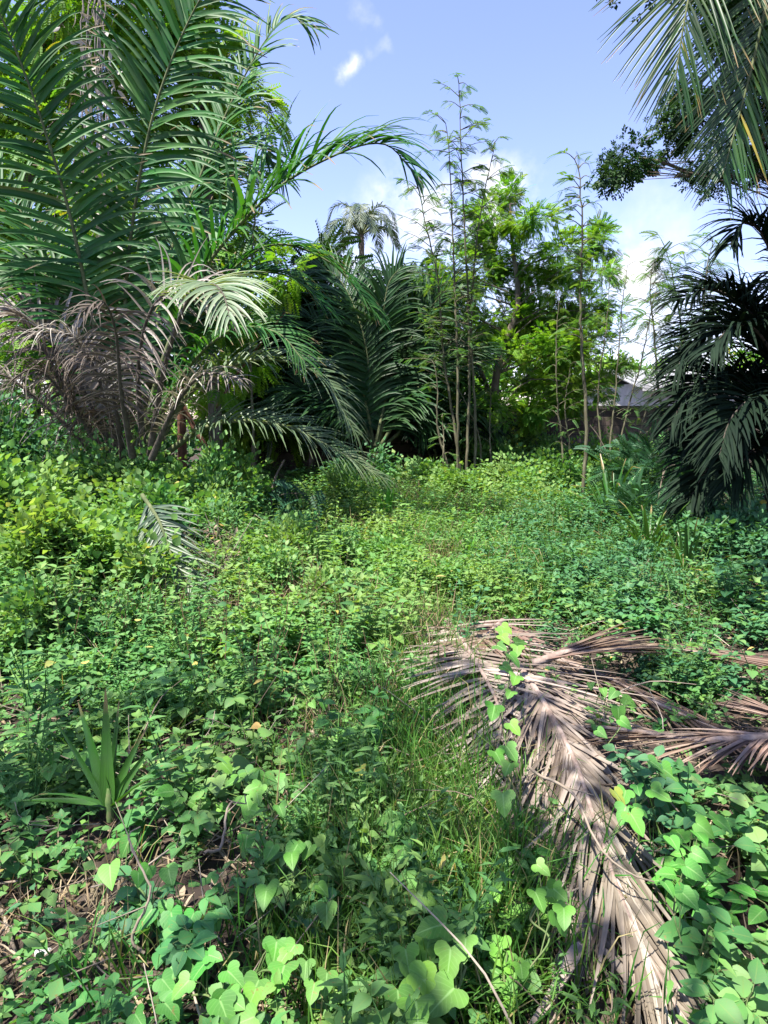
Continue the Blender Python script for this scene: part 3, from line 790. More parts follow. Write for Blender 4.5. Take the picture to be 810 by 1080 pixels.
# broad tree high at right, out of frame trunk
YR = 10.5
make_tree('broadleaf_tree', 'dark broad tree behind the coconut fronds at upper right, one leafy bough reaching left', 'tree',
          [np.array((9.0, 10.8, -.1)), np.array((8.8, 10.8, 2.5)), np.array((8.0, 10.7, 4.8)), np.array((7.4, 10.6, 7.0)), np.array((7.0, 10.5, 9.0))], [.26, .22, .18, .12, .05],
          cl([(664, 168, 24), (655, 160, 18), (682, 168, 16), (714, 120, 24), (728, 98, 22), (738, 182, 24), (722, 140, 18), (765, 192, 20), (720, 142, 14), (765, 150, 20), (795, 115, 34), (775, 40, 30),
              (802, 165, 28), (815, 60, 44), (780, -10, 40), (850, 120, 60), (870, 30, 70), (830, -40, 70), (900, -60, 80), (900, 100, 60), (780, -70, 50), (960, 60, 80), (1040, 0, 90), (980, 150, 70), (1080, 110, 90), (950, -40, 80), (930, 150, 50)], YR, 1.6) + [(np.array(q_), .9) for q_ in ((3.7, 7.0, 6.4), (4.5, 7.4, 6.2), (3.2, 6.4, 6.6), (4.2, 6.2, 6.6), (5.2, 7.0, 6.4), (5.0, 8.2, 6.3), (5.9, 7.8, 6.3))],  # clumps beyond the frame are added to shade the right palm
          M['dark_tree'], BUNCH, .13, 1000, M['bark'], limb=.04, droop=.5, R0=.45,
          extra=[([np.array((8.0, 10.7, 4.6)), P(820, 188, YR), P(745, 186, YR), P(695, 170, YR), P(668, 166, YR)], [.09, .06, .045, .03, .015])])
# unseen tree added behind the camera to dapple the near ground
make_tree('broadleaf_tree', 'unseen spreading tree added behind the viewer to shade the near weeds', 'tree',
          [np.array((-2.6, -2.6, -.1)), np.array((-2.5, -2.4, 2.0)), np.array((-1.9, -1.6, 4.0)), np.array((-1.0, -.7, 5.6)), np.array((-.4, -.2, 6.6))], [.2, .16, .13, .09, .03],
          [(np.array((x_, y_, 5.6 + .6 * math.sin(3 * x_ + 2 * y_))), .75) for x_ in (-3.6, -2.4, -1.2, 0., 1.2, 2.3) for y_ in (-1.9, -.7, .5, 1.5)],
          M['tree'], BUNCH, .2, 70, M['bark'], limb=.035)
# trees behind the left palm
YL = 14.0
make_tree('leafy_tree', 'tall yellow green tree rising behind the large left palm', 'tree',
          [on_ground(230, YL) + (0, 0, -.1), P(225, 400, YL), P(215, 300, YL), P(220, 180, YL), P(205, 60, YL), P(200, -40, YL)], [.16, .13, .11, .08, .03],
          cl([(240, 90, 36), (255, 110, 26), (215, 130, 40), (190, 60, 50), (230, 180, 34), (255, 190, 30), (160, 20, 50), (120, -20, 60), (225, 240, 40), (262, 255, 26), (180, 200, 46), (150, 120, 50),
              (205, 320, 36), (245, 340, 30), (250, 80, 20), (190, 270, 40), (110, 90, 46), (215, 30, 40), (230, 390, 30), (300, 290, 26)], YL, 1.0),
          M['tree'], SPRAY, .40, 140, M['bark'], limb=.045, R0=.65)
make_tree('leafy_tree', 'dense green tree filling the gaps at the far left edge', 'tree',
          [on_ground(30, 13.5) + (0, 0, -.1), P(35, 380, 13.5), P(25, 250, 13.5), P(40, 100, 13.5), P(30, -30, 13.5)], [.2, .16, .13, .09, .03],
          cl([(20, 60, 60), (70, 20, 60), (40, 160, 60), (95, 190, 50), (20, 260, 60), (85, 280, 50), (120, 340, 46), (30, 350, 55), (140, 250, 46), (-40, 100, 80), (-40, 250, 80), (0, -60, 80), (90, -60, 70), (90, 110, 50), (60, 420, 50), (-30, 380, 70), (130, 420, 40)], 13.5, 1.0),
          M['tree'], SPRAY, .40, 105, M['bark'], limb=.05, R0=.6)
# red-barked young tree with a forked stem
Yt = 11.0
make_tree('young_tree', 'young tree with red brown forked trunk just right of the large left palm', 'tree',
          [on_ground(193, Yt) + (0, 0, -.1), P(192, 460, Yt), P(191, 415, Yt), P(196, 370, Yt), P(215, 310, Yt)], [.09, .08, .07, .05, .02],
          cl([(225, 300, 24), (250, 330, 22), (205, 340, 22), (235, 405, 20), (262, 385, 18)], Yt, .4), M['tree'], SPRAY, .34, 200, M['bark_red'],
          extra=[([P(193, 428, Yt), P(203, 448, Yt), P(216, 470, Yt - .1), P(222, 490, Yt - .1)], [.05, .045, .04]), ([P(228, 430, Yt), P(250, 395, Yt), P(275, 362, Yt), P(300, 330, Yt)], [.025, .02, .012])], R0=.8)
# small tree with compound leaves at mid left
make_tree('young_tree', 'low ferny young tree drooping over the weeds right of the left palm fronds', 'tree',
          [on_ground(285, 8.8) + (0, 0, -.05), P(286, 530, 8.8), P(290, 505, 8.8), P(300, 485, 8.8)], [.03, .022, .012],
          cl([(280, 515, 24), (305, 540, 26), (320, 520, 24), (262, 545, 22), (340, 545, 20), (300, 500, 22), (285, 560, 22)], 8.8, .4), M['fern'], SPRAY, .30, 75, M['bark'], limb=.012)
# dark bushes of trees behind, closing the view under the palms
for i, (px, Y, lab, lst) in enumerate([
    (330, 16.3, 'dark leafy tree in the gap between the left palm and the middle palm', [(320, 380, 40), (300, 340, 36), (350, 340, 36), (330, 430, 40), (365, 300, 30), (290, 410, 40), (320, 310, 30), (345, 270, 24)]),
    (445, 16.5, 'dark leafy tree standing behind the middle palm', [(440, 330, 34), (420, 370, 36), (460, 380, 36), (430, 430, 36), (475, 440, 34), (415, 310, 26), (470, 330, 30), (445, 285, 22)]),
    (270, 16.2, 'pale green bushy tree lit through the gap left of the leaning branch', [(255, 400, 34), (240, 440, 36), (280, 430, 34), (260, 360, 30), (300, 450, 30), (215, 420, 30)]),
]):
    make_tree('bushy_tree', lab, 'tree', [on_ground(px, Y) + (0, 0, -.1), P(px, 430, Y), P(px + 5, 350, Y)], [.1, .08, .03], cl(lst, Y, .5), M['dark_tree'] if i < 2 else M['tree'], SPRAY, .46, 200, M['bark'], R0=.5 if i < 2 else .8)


# slender saplings
def sapling(label, stems, Y, nleaf, size, mat, tmpl, name='sapling', r=.022, twl=.5, lo=.45, droop=.35, group=None, flat=.25, per_twig=5):
    base = P(*stems[0][0], Y); org = np.array((base[0], base[1], float(gz(base[0], base[1]))))
    t = thing(name, label, 'sapling', org, group)
    for st in stems:
        w, cr = Acc(), Acc()
        pts = px_pts(st, Y + rng.uniform(-.15, .15)); pts[0][2] = float(gz(pts[0][0], pts[0][1])) - .05
        c = spline(pts, 40); c[1:-1] += rng.normal(0, .006, (38, 3)) + (.05 * np.sin(np.linspace(0, 9, 38) + 6 * rng.random()))[:, None] * nrm(rng.normal(0, 1, 3) * (1, 1, 0)); tube(w, c, [r, r * .8, r * .55, r * .2], 6)
        H = len(c)
        for k in range(nleaf):
            u = lo + (1 - lo) * (k + rng.random()) / nleaf; b = c[min(H - 1, int(u * H))]
            th = rng.uniform(0, 2 * math.pi); l = twl * rng.uniform(.5, 1.2) * (1.15 - .7 * u)
            d = np.array((math.cos(th), math.sin(th), rng.uniform(.0, .55))); e = b + nrm(d) * l
            m = spline([b, b + nrm(d) * l * .5 + (0, 0, .04), e], 6)
            tube(w, m, [r * .28, r * .1], 4)
            n = per_twig; q = m[rng.integers(2, 6, n)]
            D = nrm(nrm(d) + rng.normal(0, .6, (n, 3)) * (1, 1, flat)) - np.array((0, 0, droop))
            put_leaves(cr, tmpl, q, D, size * rng.uniform(.6, 1.2, n), .25)
        o = mk('trunk', w, M['stem'], t, org); mk('leaves', cr, mat, o, org)
    return t


sapling('tallest clump of bare slender grey poles with sparse tip leaves in the middle', [
    [(492, 495), (495, 400), (493, 300), (488, 200), (484, 88)],
    [(484, 495), (482, 400), (480, 300), (477, 220), (470, 130)],
    [(500, 497), (499, 400), (500, 300), (505, 220), (522, 150)],
    [(487, 490), (470, 380), (462, 300), (448, 240), (440, 190)]], 13.0, 60, .19, M['feather'], SPRAY_FINE, r=.032, twl=.85, lo=.36, per_twig=6)
sapling('straight single sapling with flat feathery tiers, right of the leafy tree', [[(616, 522), (615, 440), (616, 350), (613, 260), (606, 168)]], 11.0, 44, .27, M['feather'], SPRAY_LONG, r=.036, twl=.55, lo=.5, droop=.1, flat=.12, per_twig=4)
sapling('thin whippy saplings crowded in front of the grey roof', [
    [(640, 505), (648, 420), (655, 340), (662, 280)], [(648, 505), (665, 420), (690, 320), (700, 290)], [(655, 500), (680, 440), (712, 370), (722, 355)], [(632, 505), (634, 400), (640, 310), (646, 285)]], 13.5, 26, .20, M['feather'], SPRAY_FINE, r=.022, twl=.7, lo=.35, per_twig=3)
sapling('pair of thin stems just left of the straight feathery sapling', [[(592, 500), (590, 420), (585, 350), (588, 310)], [(602, 505), (598, 430), (600, 380)]], 13.0, 14, .18, M['feather'], SPRAY_FINE, r=.024, twl=.5, lo=.4)
sapling('sparse feathery tree against white sky, left of the dark palm', [[(722, 440), (720, 360), (712, 300), (700, 258)], [(728, 440), (740, 350), (745, 290), (752, 255)], [(715, 440), (690, 360), (684, 310), (690, 275)]], 17.0, 44, .42, M['feather'], SPRAY_LONG, name='feathery_tree', r=.04, twl=1.0, lo=.4, per_twig=5)
sapling('dead looking thin pole standing just left of the slender poles', [[(470, 498), (468, 470), (466, 440)], [(474, 498), (462, 430), (455, 380)]], 12.0, 5, .18, M['feather'], SPRAY_FINE, r=.03, twl=.35, lo=.5)
sapling('slim sapling with few leaves against the trunk of the leafy tree', [[(518, 498), (517, 430), (520, 390)], [(508, 496), (500, 440), (470, 395)]], 13.5, 9, .26, M['feather'], SPRAY_FINE, r=.022, twl=.45, lo=.4)
sapling('thin sapling poking above the left palm at the edge of the open sky', [[(262, 420), (266, 260), (276, 170), (284, 108)]], 13.5, 22, .24, M['feather'], SPRAY_FINE, r=.03, twl=.5, lo=.6, per_twig=3)

# far tree line beyond the wall (one mass)
a = Acc()
for i in range(260):
    px = rng.uniform(-500, 1300); Y = rng.uniform(36, 60)
    top = np.interp(px, [-500, 100, 300, 420, 560, 640, 720, 800, 1300], [200, 200, 265, 325, 335, 392, 405, 390, 330])
    py = rng.uniform(top, 440); c = P(px, py, Y)
    crown_fill(a, c, 1.9, 150, BUNCH, .8, .8, 6, .3, rng.uniform(.2, .8))
tag(mk('distant_treeline', a, M['tree']), 'far trees beyond the wall reading as one green mass', kind='stuff')


# ------------------------------------------------------------------ shrubs and bushes
def shrub(name, label, c, rx, h, n, tmpl, size, mat, cat='shrub', group=None, droop=.1, nstem=9, R0=.5, Gbias=0.0):
    """stems from one root, each ending in leafy tufts"""
    n = int(n * 1.35)
    org = np.array((c[0], c[1], float(gz(c[0], c[1]))))
    t = thing(name, label, cat, org, group)
    st, lf = Acc(), Acc(); ends = []
    for i in range(nstem):
        th = rng.uniform(0, 2 * math.pi); rr = rx * math.sqrt(rng.random()) * .9; hh = h * (1 - .55 * (rr / rx) ** 2) * rng.uniform(.7, 1.1)
        e = org + np.array((math.cos(th) * rr, math.sin(th) * rr, hh))
        m = spline([org + (0, 0, -.03), org + (e - org) * (.3, .3, .6), e], 10); tube(st, m, [.011, .008, .004], 4)
        ends += [m[5], m[7], m[8], m[9]]
    ends = np.array(ends); k = rng.integers(0, len(ends), n)
    pos = ends[k] + rng.normal(0, .16, (n, 3)) * np.array((rx, rx, h * .8))
    pos[:, 2] = np.maximum(pos[:, 2], org[2] + .04)
    D = nrm(pos - (org + (0, 0, h * .35)) + rng.normal(0, .3, (n, 3)) * max(rx, h) * .6) + (0, 0, -droop)
    sr = rng.normal(0, .12, len(ends))
    put_leaves(lf, tmpl, pos, D, size * .82 * rng.uniform(.5, 1.25, n), .75, R=np.clip(rng.normal(R0, .2, n) + sr[k], 0, 1))
    mk('stems', st, M['herb_stem'], t, org); mk('leaves', lf, mat, t, org)
    return t


SH = [  # px, Y, rx, h, n, template, size, mat, label
    (30, 7.2, .75, .95, 1900, LEAF_WIDE, .10, 'bright', 'sunlit bush with broad yellow green leaves at the left edge below the dead fronds'),
    (112, 7.0, .85, .85, 2300, LEAF_WIDE, .085, 'bright', 'rounded sunlit shrub left of the green fallen frond'),
    (62, 6.2, .7, .55, 1700, LEAF_OVAL, .08, 'bright', 'low bright shrub at the left edge in front of the rounded shrub'),
    (165, 8.3, .8, .9, 1800, LEAF_WIDE, .085, 'bright', 'vine covered mound right in front of the large palm petioles'),
    (218, 8.4, .6, 1.0, 1500, LEAF_OVAL, .10, 'herb', 'green leafy shrub right of the palm petioles'),
    (252, 8.9, .6, 1.0, 1400, LEAF_OVAL, .09, 'bright', 'bright leafy shrub between the palm shrub and the ferny young tree'),
    (15, 9.0, .9, 1.1, 1600, LEAF_WIDE, .09, 'herb', 'dark green vine heap under the dead fronds at the left edge'),
    (85, 8.8, .7, 1.15, 1500, LEAF_WIDE, .085, 'herb', 'vine thicket climbing the dead fronds left of the petioles'),
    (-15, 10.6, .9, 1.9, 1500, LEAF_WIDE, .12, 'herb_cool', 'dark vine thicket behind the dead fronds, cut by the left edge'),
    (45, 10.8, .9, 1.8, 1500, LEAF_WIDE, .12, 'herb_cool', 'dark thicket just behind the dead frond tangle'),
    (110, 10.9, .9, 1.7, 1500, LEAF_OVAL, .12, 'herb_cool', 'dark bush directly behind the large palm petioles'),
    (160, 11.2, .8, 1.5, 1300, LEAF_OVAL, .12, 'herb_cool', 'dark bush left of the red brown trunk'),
    (135, 8.6, .6, 1.25, 1200, LEAF_WIDE, .085, 'herb', 'leafy creeper heap wrapping the base of the large palm'),
    (548, 15.9, .8, 1.6, 1300, LEAF_FAR_WIDE, .12, 'bright', 'tall leafy bush hiding the wall right of the leafy tree trunk'),
    (582, 15.2, .7, 1.1, 1200, LEAF_FAR_WIDE, .10, 'herb', 'bush against the wall between the thin stems'),
    (628, 15.6, .8, 1.05, 1100, LEAF_FAR_WIDE, .11, 'bright', 'weedy bush against the wall right of the straight sapling'),
    (662, 15.9, .7, 1.15, 900, LEAF_FAR_THIN, .14, 'bright', 'loose pale bush against the wall under the grey roof'),
    (700, 15.5, .8, 1.2, 1200, LEAF_FAR_WIDE, .11, 'herb', 'bush against the wall beside the dark palm'),
    (505, 15.9, .8, 1.5, 1300, LEAF_FAR_WIDE, .12, 'herb', 'dark leafy bush against the wall behind the slender poles'),
    (290, 5.6, .35, .42, 800, LEAF_OVAL, .055, 'herb', 'small dark green weed bush left of the open clearing'),
    (350, 5.0, .3, .38, 700, LEAF_WIDE, .055, 'bright', 'small pale weed bush left of the grass by the dry fronds'),
    (130, 4.4, .35, .4, 800, LEAF_OVAL, .05, 'herb', 'low weed bush between the sunlit shrubs and the front seedling'),
    (30, 4.2, .35, .42, 800, LEAF_WIDE, .06, 'herb', 'low weed bush at the left edge above the front seedling'),
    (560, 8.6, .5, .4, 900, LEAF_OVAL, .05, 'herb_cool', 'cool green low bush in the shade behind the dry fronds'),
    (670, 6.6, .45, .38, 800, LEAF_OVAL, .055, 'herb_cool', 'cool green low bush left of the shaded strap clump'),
    (370, 10.2, .5, .8, 900, LEAF_LANCE, .12, 'bright', 'yellow green shrub below the pale drooping frond tips'),
    (40, 5.5, .75, .75, 1900, LEAF_WIDE, .085, 'bright', 'broad sunlit bush at the left edge above the red husk'),
    (88, 5.7, .65, .74, 2000, LEAF_WIDE, .08, 'bright', 'sunlit tangle of broad leaves just left of the drooping green frond tip'),
    (150, 5.15, .28, .85, 420, LEAF_WIDE, .08, 'bright', 'small bright bush covering the upper end of the drooping green frond'),
    (-20, 6.4, .8, 1.0, 1800, LEAF_WIDE, .10, 'bright', 'tall sunlit bush cut by the left edge'),
    (165, 6.6, .6, .8, 1600, LEAF_WIDE, .085, 'herb', 'green vine heap under the drooping green frond'),
    (225, 7.2, .5, .6, 1200, LEAF_OVAL, .08, 'bright', 'sunlit low shrub right of the drooping green frond'),
    (300, 6.4, .5, .5, 1200, LEAF_OVAL, .065, 'bright', 'pale sunlit weed bush between the dead shrub and the clearing'),
    (470, 6.3, .55, .32, 1500, LEAF_OVAL, .06, 'bright', 'low pale sunlit bush directly above the grey dry frond'),
    (415, 6.9, .5, .36, 1300, LEAF_OVAL, .06, 'bright', 'low pale sunlit bush left of the one above the dry frond'),
    (510, 7.8, .6, .4, 1400, LEAF_OVAL, .06, 'herb', 'low green bush in the clearing right of the upright bright seedling'),
    (235, 6.6, .5, .6, 900, LEAF_OVAL, .06, 'herb', 'twiggy weed shrub right of the green fallen frond'),
    (385, 13.2, .7, 1.0, 1100, LEAF_FAR_WIDE, .12, 'herb_cool', 'dark bush hiding the boot of the middle palm'),
    (445, 12.5, .7, .7, 1200, LEAF_FAR_WIDE, .12, 'herb', 'green shrub at the foot of the middle palm'),
    (490, 11.5, .7, .65, 1300, LEAF_FAR_WIDE, .10, 'bright', 'sunlit shrub in front of the slender poles'),
    (540, 12.0, .9, .75, 1600, LEAF_FAR_WIDE, .10, 'bright', 'sunlit shrub right of the slender poles'),
    (580, 13.0, .8, .9, 1500, LEAF_FAR_WIDE, .11, 'herb', 'rounded green shrub under the leafy tree, against the wall'),
    (565, 10.5, .7, .55, 1300, LEAF_FAR_WIDE, .08, 'bright', 'low pale shrub left of the straight sapling foot'),
    (635, 13.5, .7, .8, 1100, LEAF_FAR_WIDE, .11, 'bright', 'yellow green bush against the wall right of the straight sapling'),
    (665, 12.5, .7, .6, 1100, LEAF_FAR_WIDE, .10, 'bright', 'sunlit bush just left of the dark ferny bush'),
    (520, 14.6, .8, 1.0, 1200, LEAF_FAR_WIDE, .15, 'herb', 'broad leaved shrub at the foot of the leafy tree'),
    (610, 15.8, .8, 1.0, 900, LEAF_FAR_WIDE, .12, 'tree', 'light green bush leaning on the wall under the grey roof'),
    (410, 9.8, .5, .5, 900, LEAF_OVAL, .07, 'bright', 'bright weed bush around the upright young leaf in the middle'),
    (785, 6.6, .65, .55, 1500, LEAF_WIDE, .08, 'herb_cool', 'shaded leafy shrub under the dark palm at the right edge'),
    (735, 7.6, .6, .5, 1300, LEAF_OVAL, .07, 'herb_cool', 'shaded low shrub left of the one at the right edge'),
    (600, 9.4, .5, .45, 1000, LEAF_OVAL, .06, 'herb', 'low shrub left of the strap leaved clump'),
    (330, 7.4, .5, .45, 1000, LEAF_OVAL, .06, 'herb', 'weedy shrub below the ferny young tree'),
]
for px, Y, rx, h, n, tm, sz, mt, lab in SH:
    shrub('shrub', lab, on_ground(px, Y), rx, h, n, tm, sz, M[mt], R0=.45)
for px, Y, rx, h, n, lab in [(700, 9.6, .95, 1.35, 620, 'dark ferny bush beside the shaded palm, against the wall end'), (685, 8.3, .5, .55, 330, 'small dark ferny bush below the larger ferny bush')]:
    shrub('fern_bush', lab, on_ground(px, Y), rx, h, n, SPRAY_LONG, .36, M['fern'], droop=.35, nstem=14)


# ------------------------------------------------------------------ strap leaved plants and palm seedlings
def strap_plant(name, label, pos, n, L, w, mat, el=(40, 80), droop=.6, cat='plant', seg=7, fold=.3):
    pos = np.asarray(pos, float); a = Acc()
    th = rng.uniform(0, 2 * math.pi) + np.arange(n) * 2.4; e = np.radians(rng.uniform(el[0], el[1], n))
    d = np.stack((np.cos(th) * np.cos(e), np.sin(th) * np.cos(e), np.sin(e)), 1)
    b = pos + np.stack((np.cos(th), np.sin(th), np.zeros(n)), 1) * .02
    strips(a, b, d, L * rng.uniform(.7, 1.1, n), w * rng.uniform(.8, 1.15, n), droop * rng.uniform(.5, 1.4, n), seg, nrm(np.array((0, 0, 1.0)) - d * .3), fold, power=1.8)
    t = thing(name, label, cat, pos)
    s = Acc(); tube(s, [pos + (0, 0, -.03), pos + (0, 0, .06), pos + (0, 0, .13)], [.03, .035, .02], 8)
    mk('stem', s, M['herb_stem'], t, pos); mk('leaves', a, mat, t, pos)
    return t


strap_plant('strap_plant', 'large dark clump of strap leaves in front of the ferny bushes', on_ground(645, 8.8), 26, 1.15, .085, M['strap'], (48, 84), 1.0)
strap_plant('strap_plant', 'smaller strap leaved clump in shade right of the large clump', on_ground(686, 7.4), 14, .8, .07, M['strap'], (40, 80), .7)
strap_plant('strap_plant', 'shaded strap leaved clump nearest the right hand dry fronds', on_ground(728, 6.4), 14, .75, .06, M['strap'], (40, 80), .6)
strap_plant('palm_seedling', 'palm seedling with one bright upright blade in the middle of the clearing', on_ground(407, 9.2), 5, .85, .11, M['strap_bright'], (68, 87), .2, 'seedling')
strap_plant('palm_seedling', 'narrow dark seedling blades left of the sunlit patch', on_ground(364, 6.6), 7, .65, .055, M['strap'], (66, 86), .3, 'seedling')
strap_plant('palm_seedling', 'small seedling in the shade left of the large strap clump', on_ground(600, 8.2), 5, .5, .08, M['strap'], (60, 85), .3, 'seedling')
strap_plant('palm_seedling', 'seedling blade in the grass just above the dry fronds', on_ground(493, 7.4), 4, .4, .06, M['strap_bright'], (55, 80), .3, 'seedling')

# the front-left seedling with pleated blades
pos = G(116, 858, .10)
t = thing('palm_seedling', 'front left palm seedling with broad pleated upright blades', 'seedling', pos)
for az, el, L, w, dr in [(100, 84, .46, .07, .1), (80, 76, .40, .04, .15), (150, 72, .42, .062, .3), (20, 68, .34, .045, .4), (172, 62, .40, .036, .2), (185, 14, .36, .05, .3), (352, 42, .34, .045, .4), (8, 58, .34, .04, .3), (200, 35, .26, .035, .5)]:
    az, el = math.radians(az), math.radians(el); a = Acc()
    d = np.array([(math.cos(az) * math.cos(el), math.sin(az) * math.cos(el), math.sin(el))])
    fc_ = np.array((0, -1, .2)) if el > 1 else np.array((0, 0, 1))
    strips(a, pos[None] + (0, 0, .02), d, L, w, dr, 10, fc_, .28, tipw=.75)
    mk('blade', a, M['strap'], t, pos)
s = Acc(); tube(s, [pos + (0, 0, -.03), pos + (0, 0, .05), pos + (0, .01, .10)], [.014, .016, .010], 8); mk('stem', s, M['herb_stem'], t, pos)


# ------------------------------------------------------------------ dry coconut fronds on the ground
def ground_frond(label, ctrl, mat, hs, **k):
    pts = [G(x, y, h) for (x, y), h in zip(ctrl, hs)]
    org = pts[0].copy(); org[2] = float(gz(org[0], org[1]))
    t = thing('dry_frond', label, 'fallen palm frond', org)
    lf, rc = make_frond(pts, ground=.02, **k)
    mk('leaflets', lf, mat, t, org); mk('rachis', rc, M['rachis_dry'], t, org)
    return t


ground_frond('grey dry frond lying farthest left, its combed leaflets spread toward the grass', [(472, 655), (490, 680), (512, 715), (528, 755), (522, 800), (505, 850)], M['dry'], [.12, .17, .18, .16, .12, .06],
             n=90, L=.85, w=.025, ang=(88, 34), vee=-6, droop=.12, rag=8, stalk=.06, seg=8, r0=.016, curl=.16, lens=(.6, 1.05), rnd=.62, missing=.06)
ground_frond('longest grey dry frond running down to the bottom edge of the photo', [(538, 690), (570, 735), (605, 800), (632, 880), (665, 970), (720, 1075), (745, 1140)], M['dry'], [.16, .18, .16, .15, .13, .10, .08],
             n=150, L=.74, w=.023, ang=(26, 10), vee=-6, droop=.3, rag=9, stalk=.06, seg=9, r0=.014, curl=.26, lens=(.8, 1.0), rnd=.5, missing=.12)
ground_frond('dry frond tucked beneath the longest one, leaflets trailing down left', [(545, 700), (560, 760), (575, 830), (590, 900), (620, 980)], M['dry'], [.10, .12, .12, .10, .08],
             n=100, L=.6, w=.024, ang=(24, 10), vee=-8, droop=.25, rag=12, stalk=.02, seg=8, r0=.012, curl=.25, rnd=.55)
ground_frond('brown dry frond lying across the back of the heap toward the right edge', [(560, 700), (610, 686), (680, 682), (750, 690), (850, 705)], M['dry_red'], [.16, .23, .24, .23, .2],
             n=110, L=.9, w=.026, ang=(12, 5), vee=-5, droop=.22, rag=8, stalk=.02, seg=7, r0=.014, curl=.12, rnd=.55)
ground_frond('reddish dry frond with herringbone leaflets, its stalk leaving at the right edge', [(880, 772), (800, 778), (730, 780), (660, 770), (600, 768), (560, 790)], M['dry_red'], [.20, .22, .20, .18, .15, .12],
             n=95, L=.40, w=.020, ang=(26, 9), vee=-12, droop=.25, rag=7, stalk=.04, seg=7, r0=.017, curl=.14, rnd=.6)
ground_frond('narrow brown dry frond slanting through the weeds between the back and reddish ones', [(575, 690), (640, 715), (700, 745), (760, 770), (830, 790)], M['dry_red'], [.09, .11, .10, .09, .08],
             n=44, L=.6, w=.026, ang=(14, 6), vee=-5, droop=.2, rag=9, stalk=.02, seg=7, r0=.012, curl=.18, rnd=.4)
ground_frond('short dry frond behind the heap with dark red leaflets', [(530, 655), (515, 668), (500, 682), (470, 690)], M['dry_red'], [.14, .18, .18, .1],
             n=50, L=.6, w=.034, ang=(50, 20), vee=-12, droop=.2, rag=8, stalk=.02, seg=7, r0=.014, curl=.2, rnd=.4)
ground_frond('grey frond tips sticking out at the right edge above the reddish frond', [(930, 800), (880, 780), (830, 760), (780, 745)], M['dry_red'], [.14, .16, .16, .12],
             n=26, L=.4, w=.026, ang=(18, 8), vee=-5, droop=.2, rag=7, stalk=.02, seg=7, r0=.013, curl=.1, rnd=.6)
# broad curled dry sheath near the bottom edge
pos = G(612, 1010, .08)
a = Acc(); d = nrm(np.array([G(590, 1065, .05) - pos, G(650, 1060, .04) - pos, G(600, 1075, .04) - pos]))
strips(a, np.repeat(pos[None], 3, 0) + [(0, 0, .04), (.05, .02, .02), (-.05, 0, .02)], d, [.34, .4, .3], [.042, .035, .03], .2, 10, (0, 0, 1), .6, rnd=np.array((.85, .7, .6)), ground=.02, curl=.3)
tag(mk('dry_sheath', a, M['dry'], None, pos), 'broad curled dry sheath lying on the lower end of the longest frond', 'dry sheath')
# the green frond lying over the left shrub
gp = [P(150, 522, 5.75), P(168, 550, 5.5), P(182, 588, 5.25), P(204, 625, 5.0), P(216, 648, 4.9)]
org = gp[0].copy(); org[2] = float(gz(org[0], org[1]))
t = thing('fallen_green_frond', 'grey green palm frond drooping over the rounded shrub at left', 'fallen palm frond', org)
lf, rc = make_frond(gp, n=40, L=.46, w=.030, ang=(56, 26), vee=2, rag=13, missing=.15, droop=.5, face=(.15, -1, .7), seg=6, stalk=.1, r0=.012)
mk('leaflets', lf, M['palm_frond'], t, org); mk('rachis', rc, M['rachis'], t, org)


# ------------------------------------------------------------------ vines with lobed leaves
def vine(label, path, n, size, hs=(.16, .24), tmpl=LEAF_LOBED, mat='vine', name='vine'):
    pts = [G(x, y, rng.uniform(*hs)) for x, y in path]
    c = spline(pts, 40); org = pts[0].copy(); org[2] = float(gz(org[0], org[1]))
    t = thing(name, label, 'vine', org)
    st, lf = Acc(), Acc(); tube(st, c - (0, 0, .05), [.0035, .003, .002], 5)
    u = (np.arange(n) + rng.uniform(.2, .8, n)) / n; b = c[(u * 39).astype(int)]
    th = rng.uniform(0, 2 * math.pi, n)
    off = np.stack((np.cos(th), np.sin(th), np.zeros(n)), 1) * rng.uniform(.02, .07, n)[:, None] + (0, 0, .03)
    pos = b + off
    for i in range(n): tube(st, [b[i] - (0, 0, .05), (b[i] + pos[i]) / 2 - (0, 0, .01), pos[i]], [.002, .0015], 4)
    down = np.stack((rng.normal(0, .7, n), -np.abs(rng.normal(.9, .4, n)), rng.normal(-.35, .25, n)), 1)
    N = np.stack((rng.normal(0, .25, n), rng.normal(-.45, .25, n), np.ones(n)), 1)
    put_leaves(lf, tmpl, pos, down, size * rng.uniform(.65, 1.15, n), N=N, R=np.clip(rng.normal(.5, .25, n), 0, 1))
    mk('stem', st, M['herb_stem'], t, org); mk('leaves', lf, M[mat], t, org)
    return t


vine('lobed leaf vine trailing down the middle of the grass left of the longest dry frond', [(388, 765), (398, 850), (408, 905), (412, 940), (440, 975), (455, 1030)], 16, .075)
vine('lobed leaf vine with the largest leaves at the bottom edge, centre', [(492, 1000), (480, 1030), (460, 1050), (410, 1062)], 8, .082)
vine('lobed leaf vine climbing over the dry frond between the two grey ones', [(530, 665), (538, 700), (530, 735), (534, 775), (540, 815), (528, 850)], 16, .075, (.28, .36))
vine('pale lobed leaf vine cluster left of the middle, above the bare twigs', [(230, 815), (262, 822), (285, 835), (280, 860), (250, 850)], 13, .07)
vine('lobed leaf vine at the bottom edge left of centre', [(265, 1070), (262, 1040), (275, 1005), (330, 1020), (350, 1060)], 13, .062)
vine('lobed leaf vine in the bottom left, beside the bare soil', [(150, 1070), (180, 1040), (215, 1030), (240, 1050), (255, 1075)], 13, .06)
vine('vine of small lobed leaves crossing the middle of the longest dry frond', [(700, 815), (675, 835), (660, 855), (640, 870)], 9, .065, (.24, .32))
vine('vine of small heart leaves over the lower right side of the longest dry frond', [(745, 870), (725, 900), (712, 940), (720, 975)], 10, .06, (.24, .3), tmpl=LEAF_HEART)
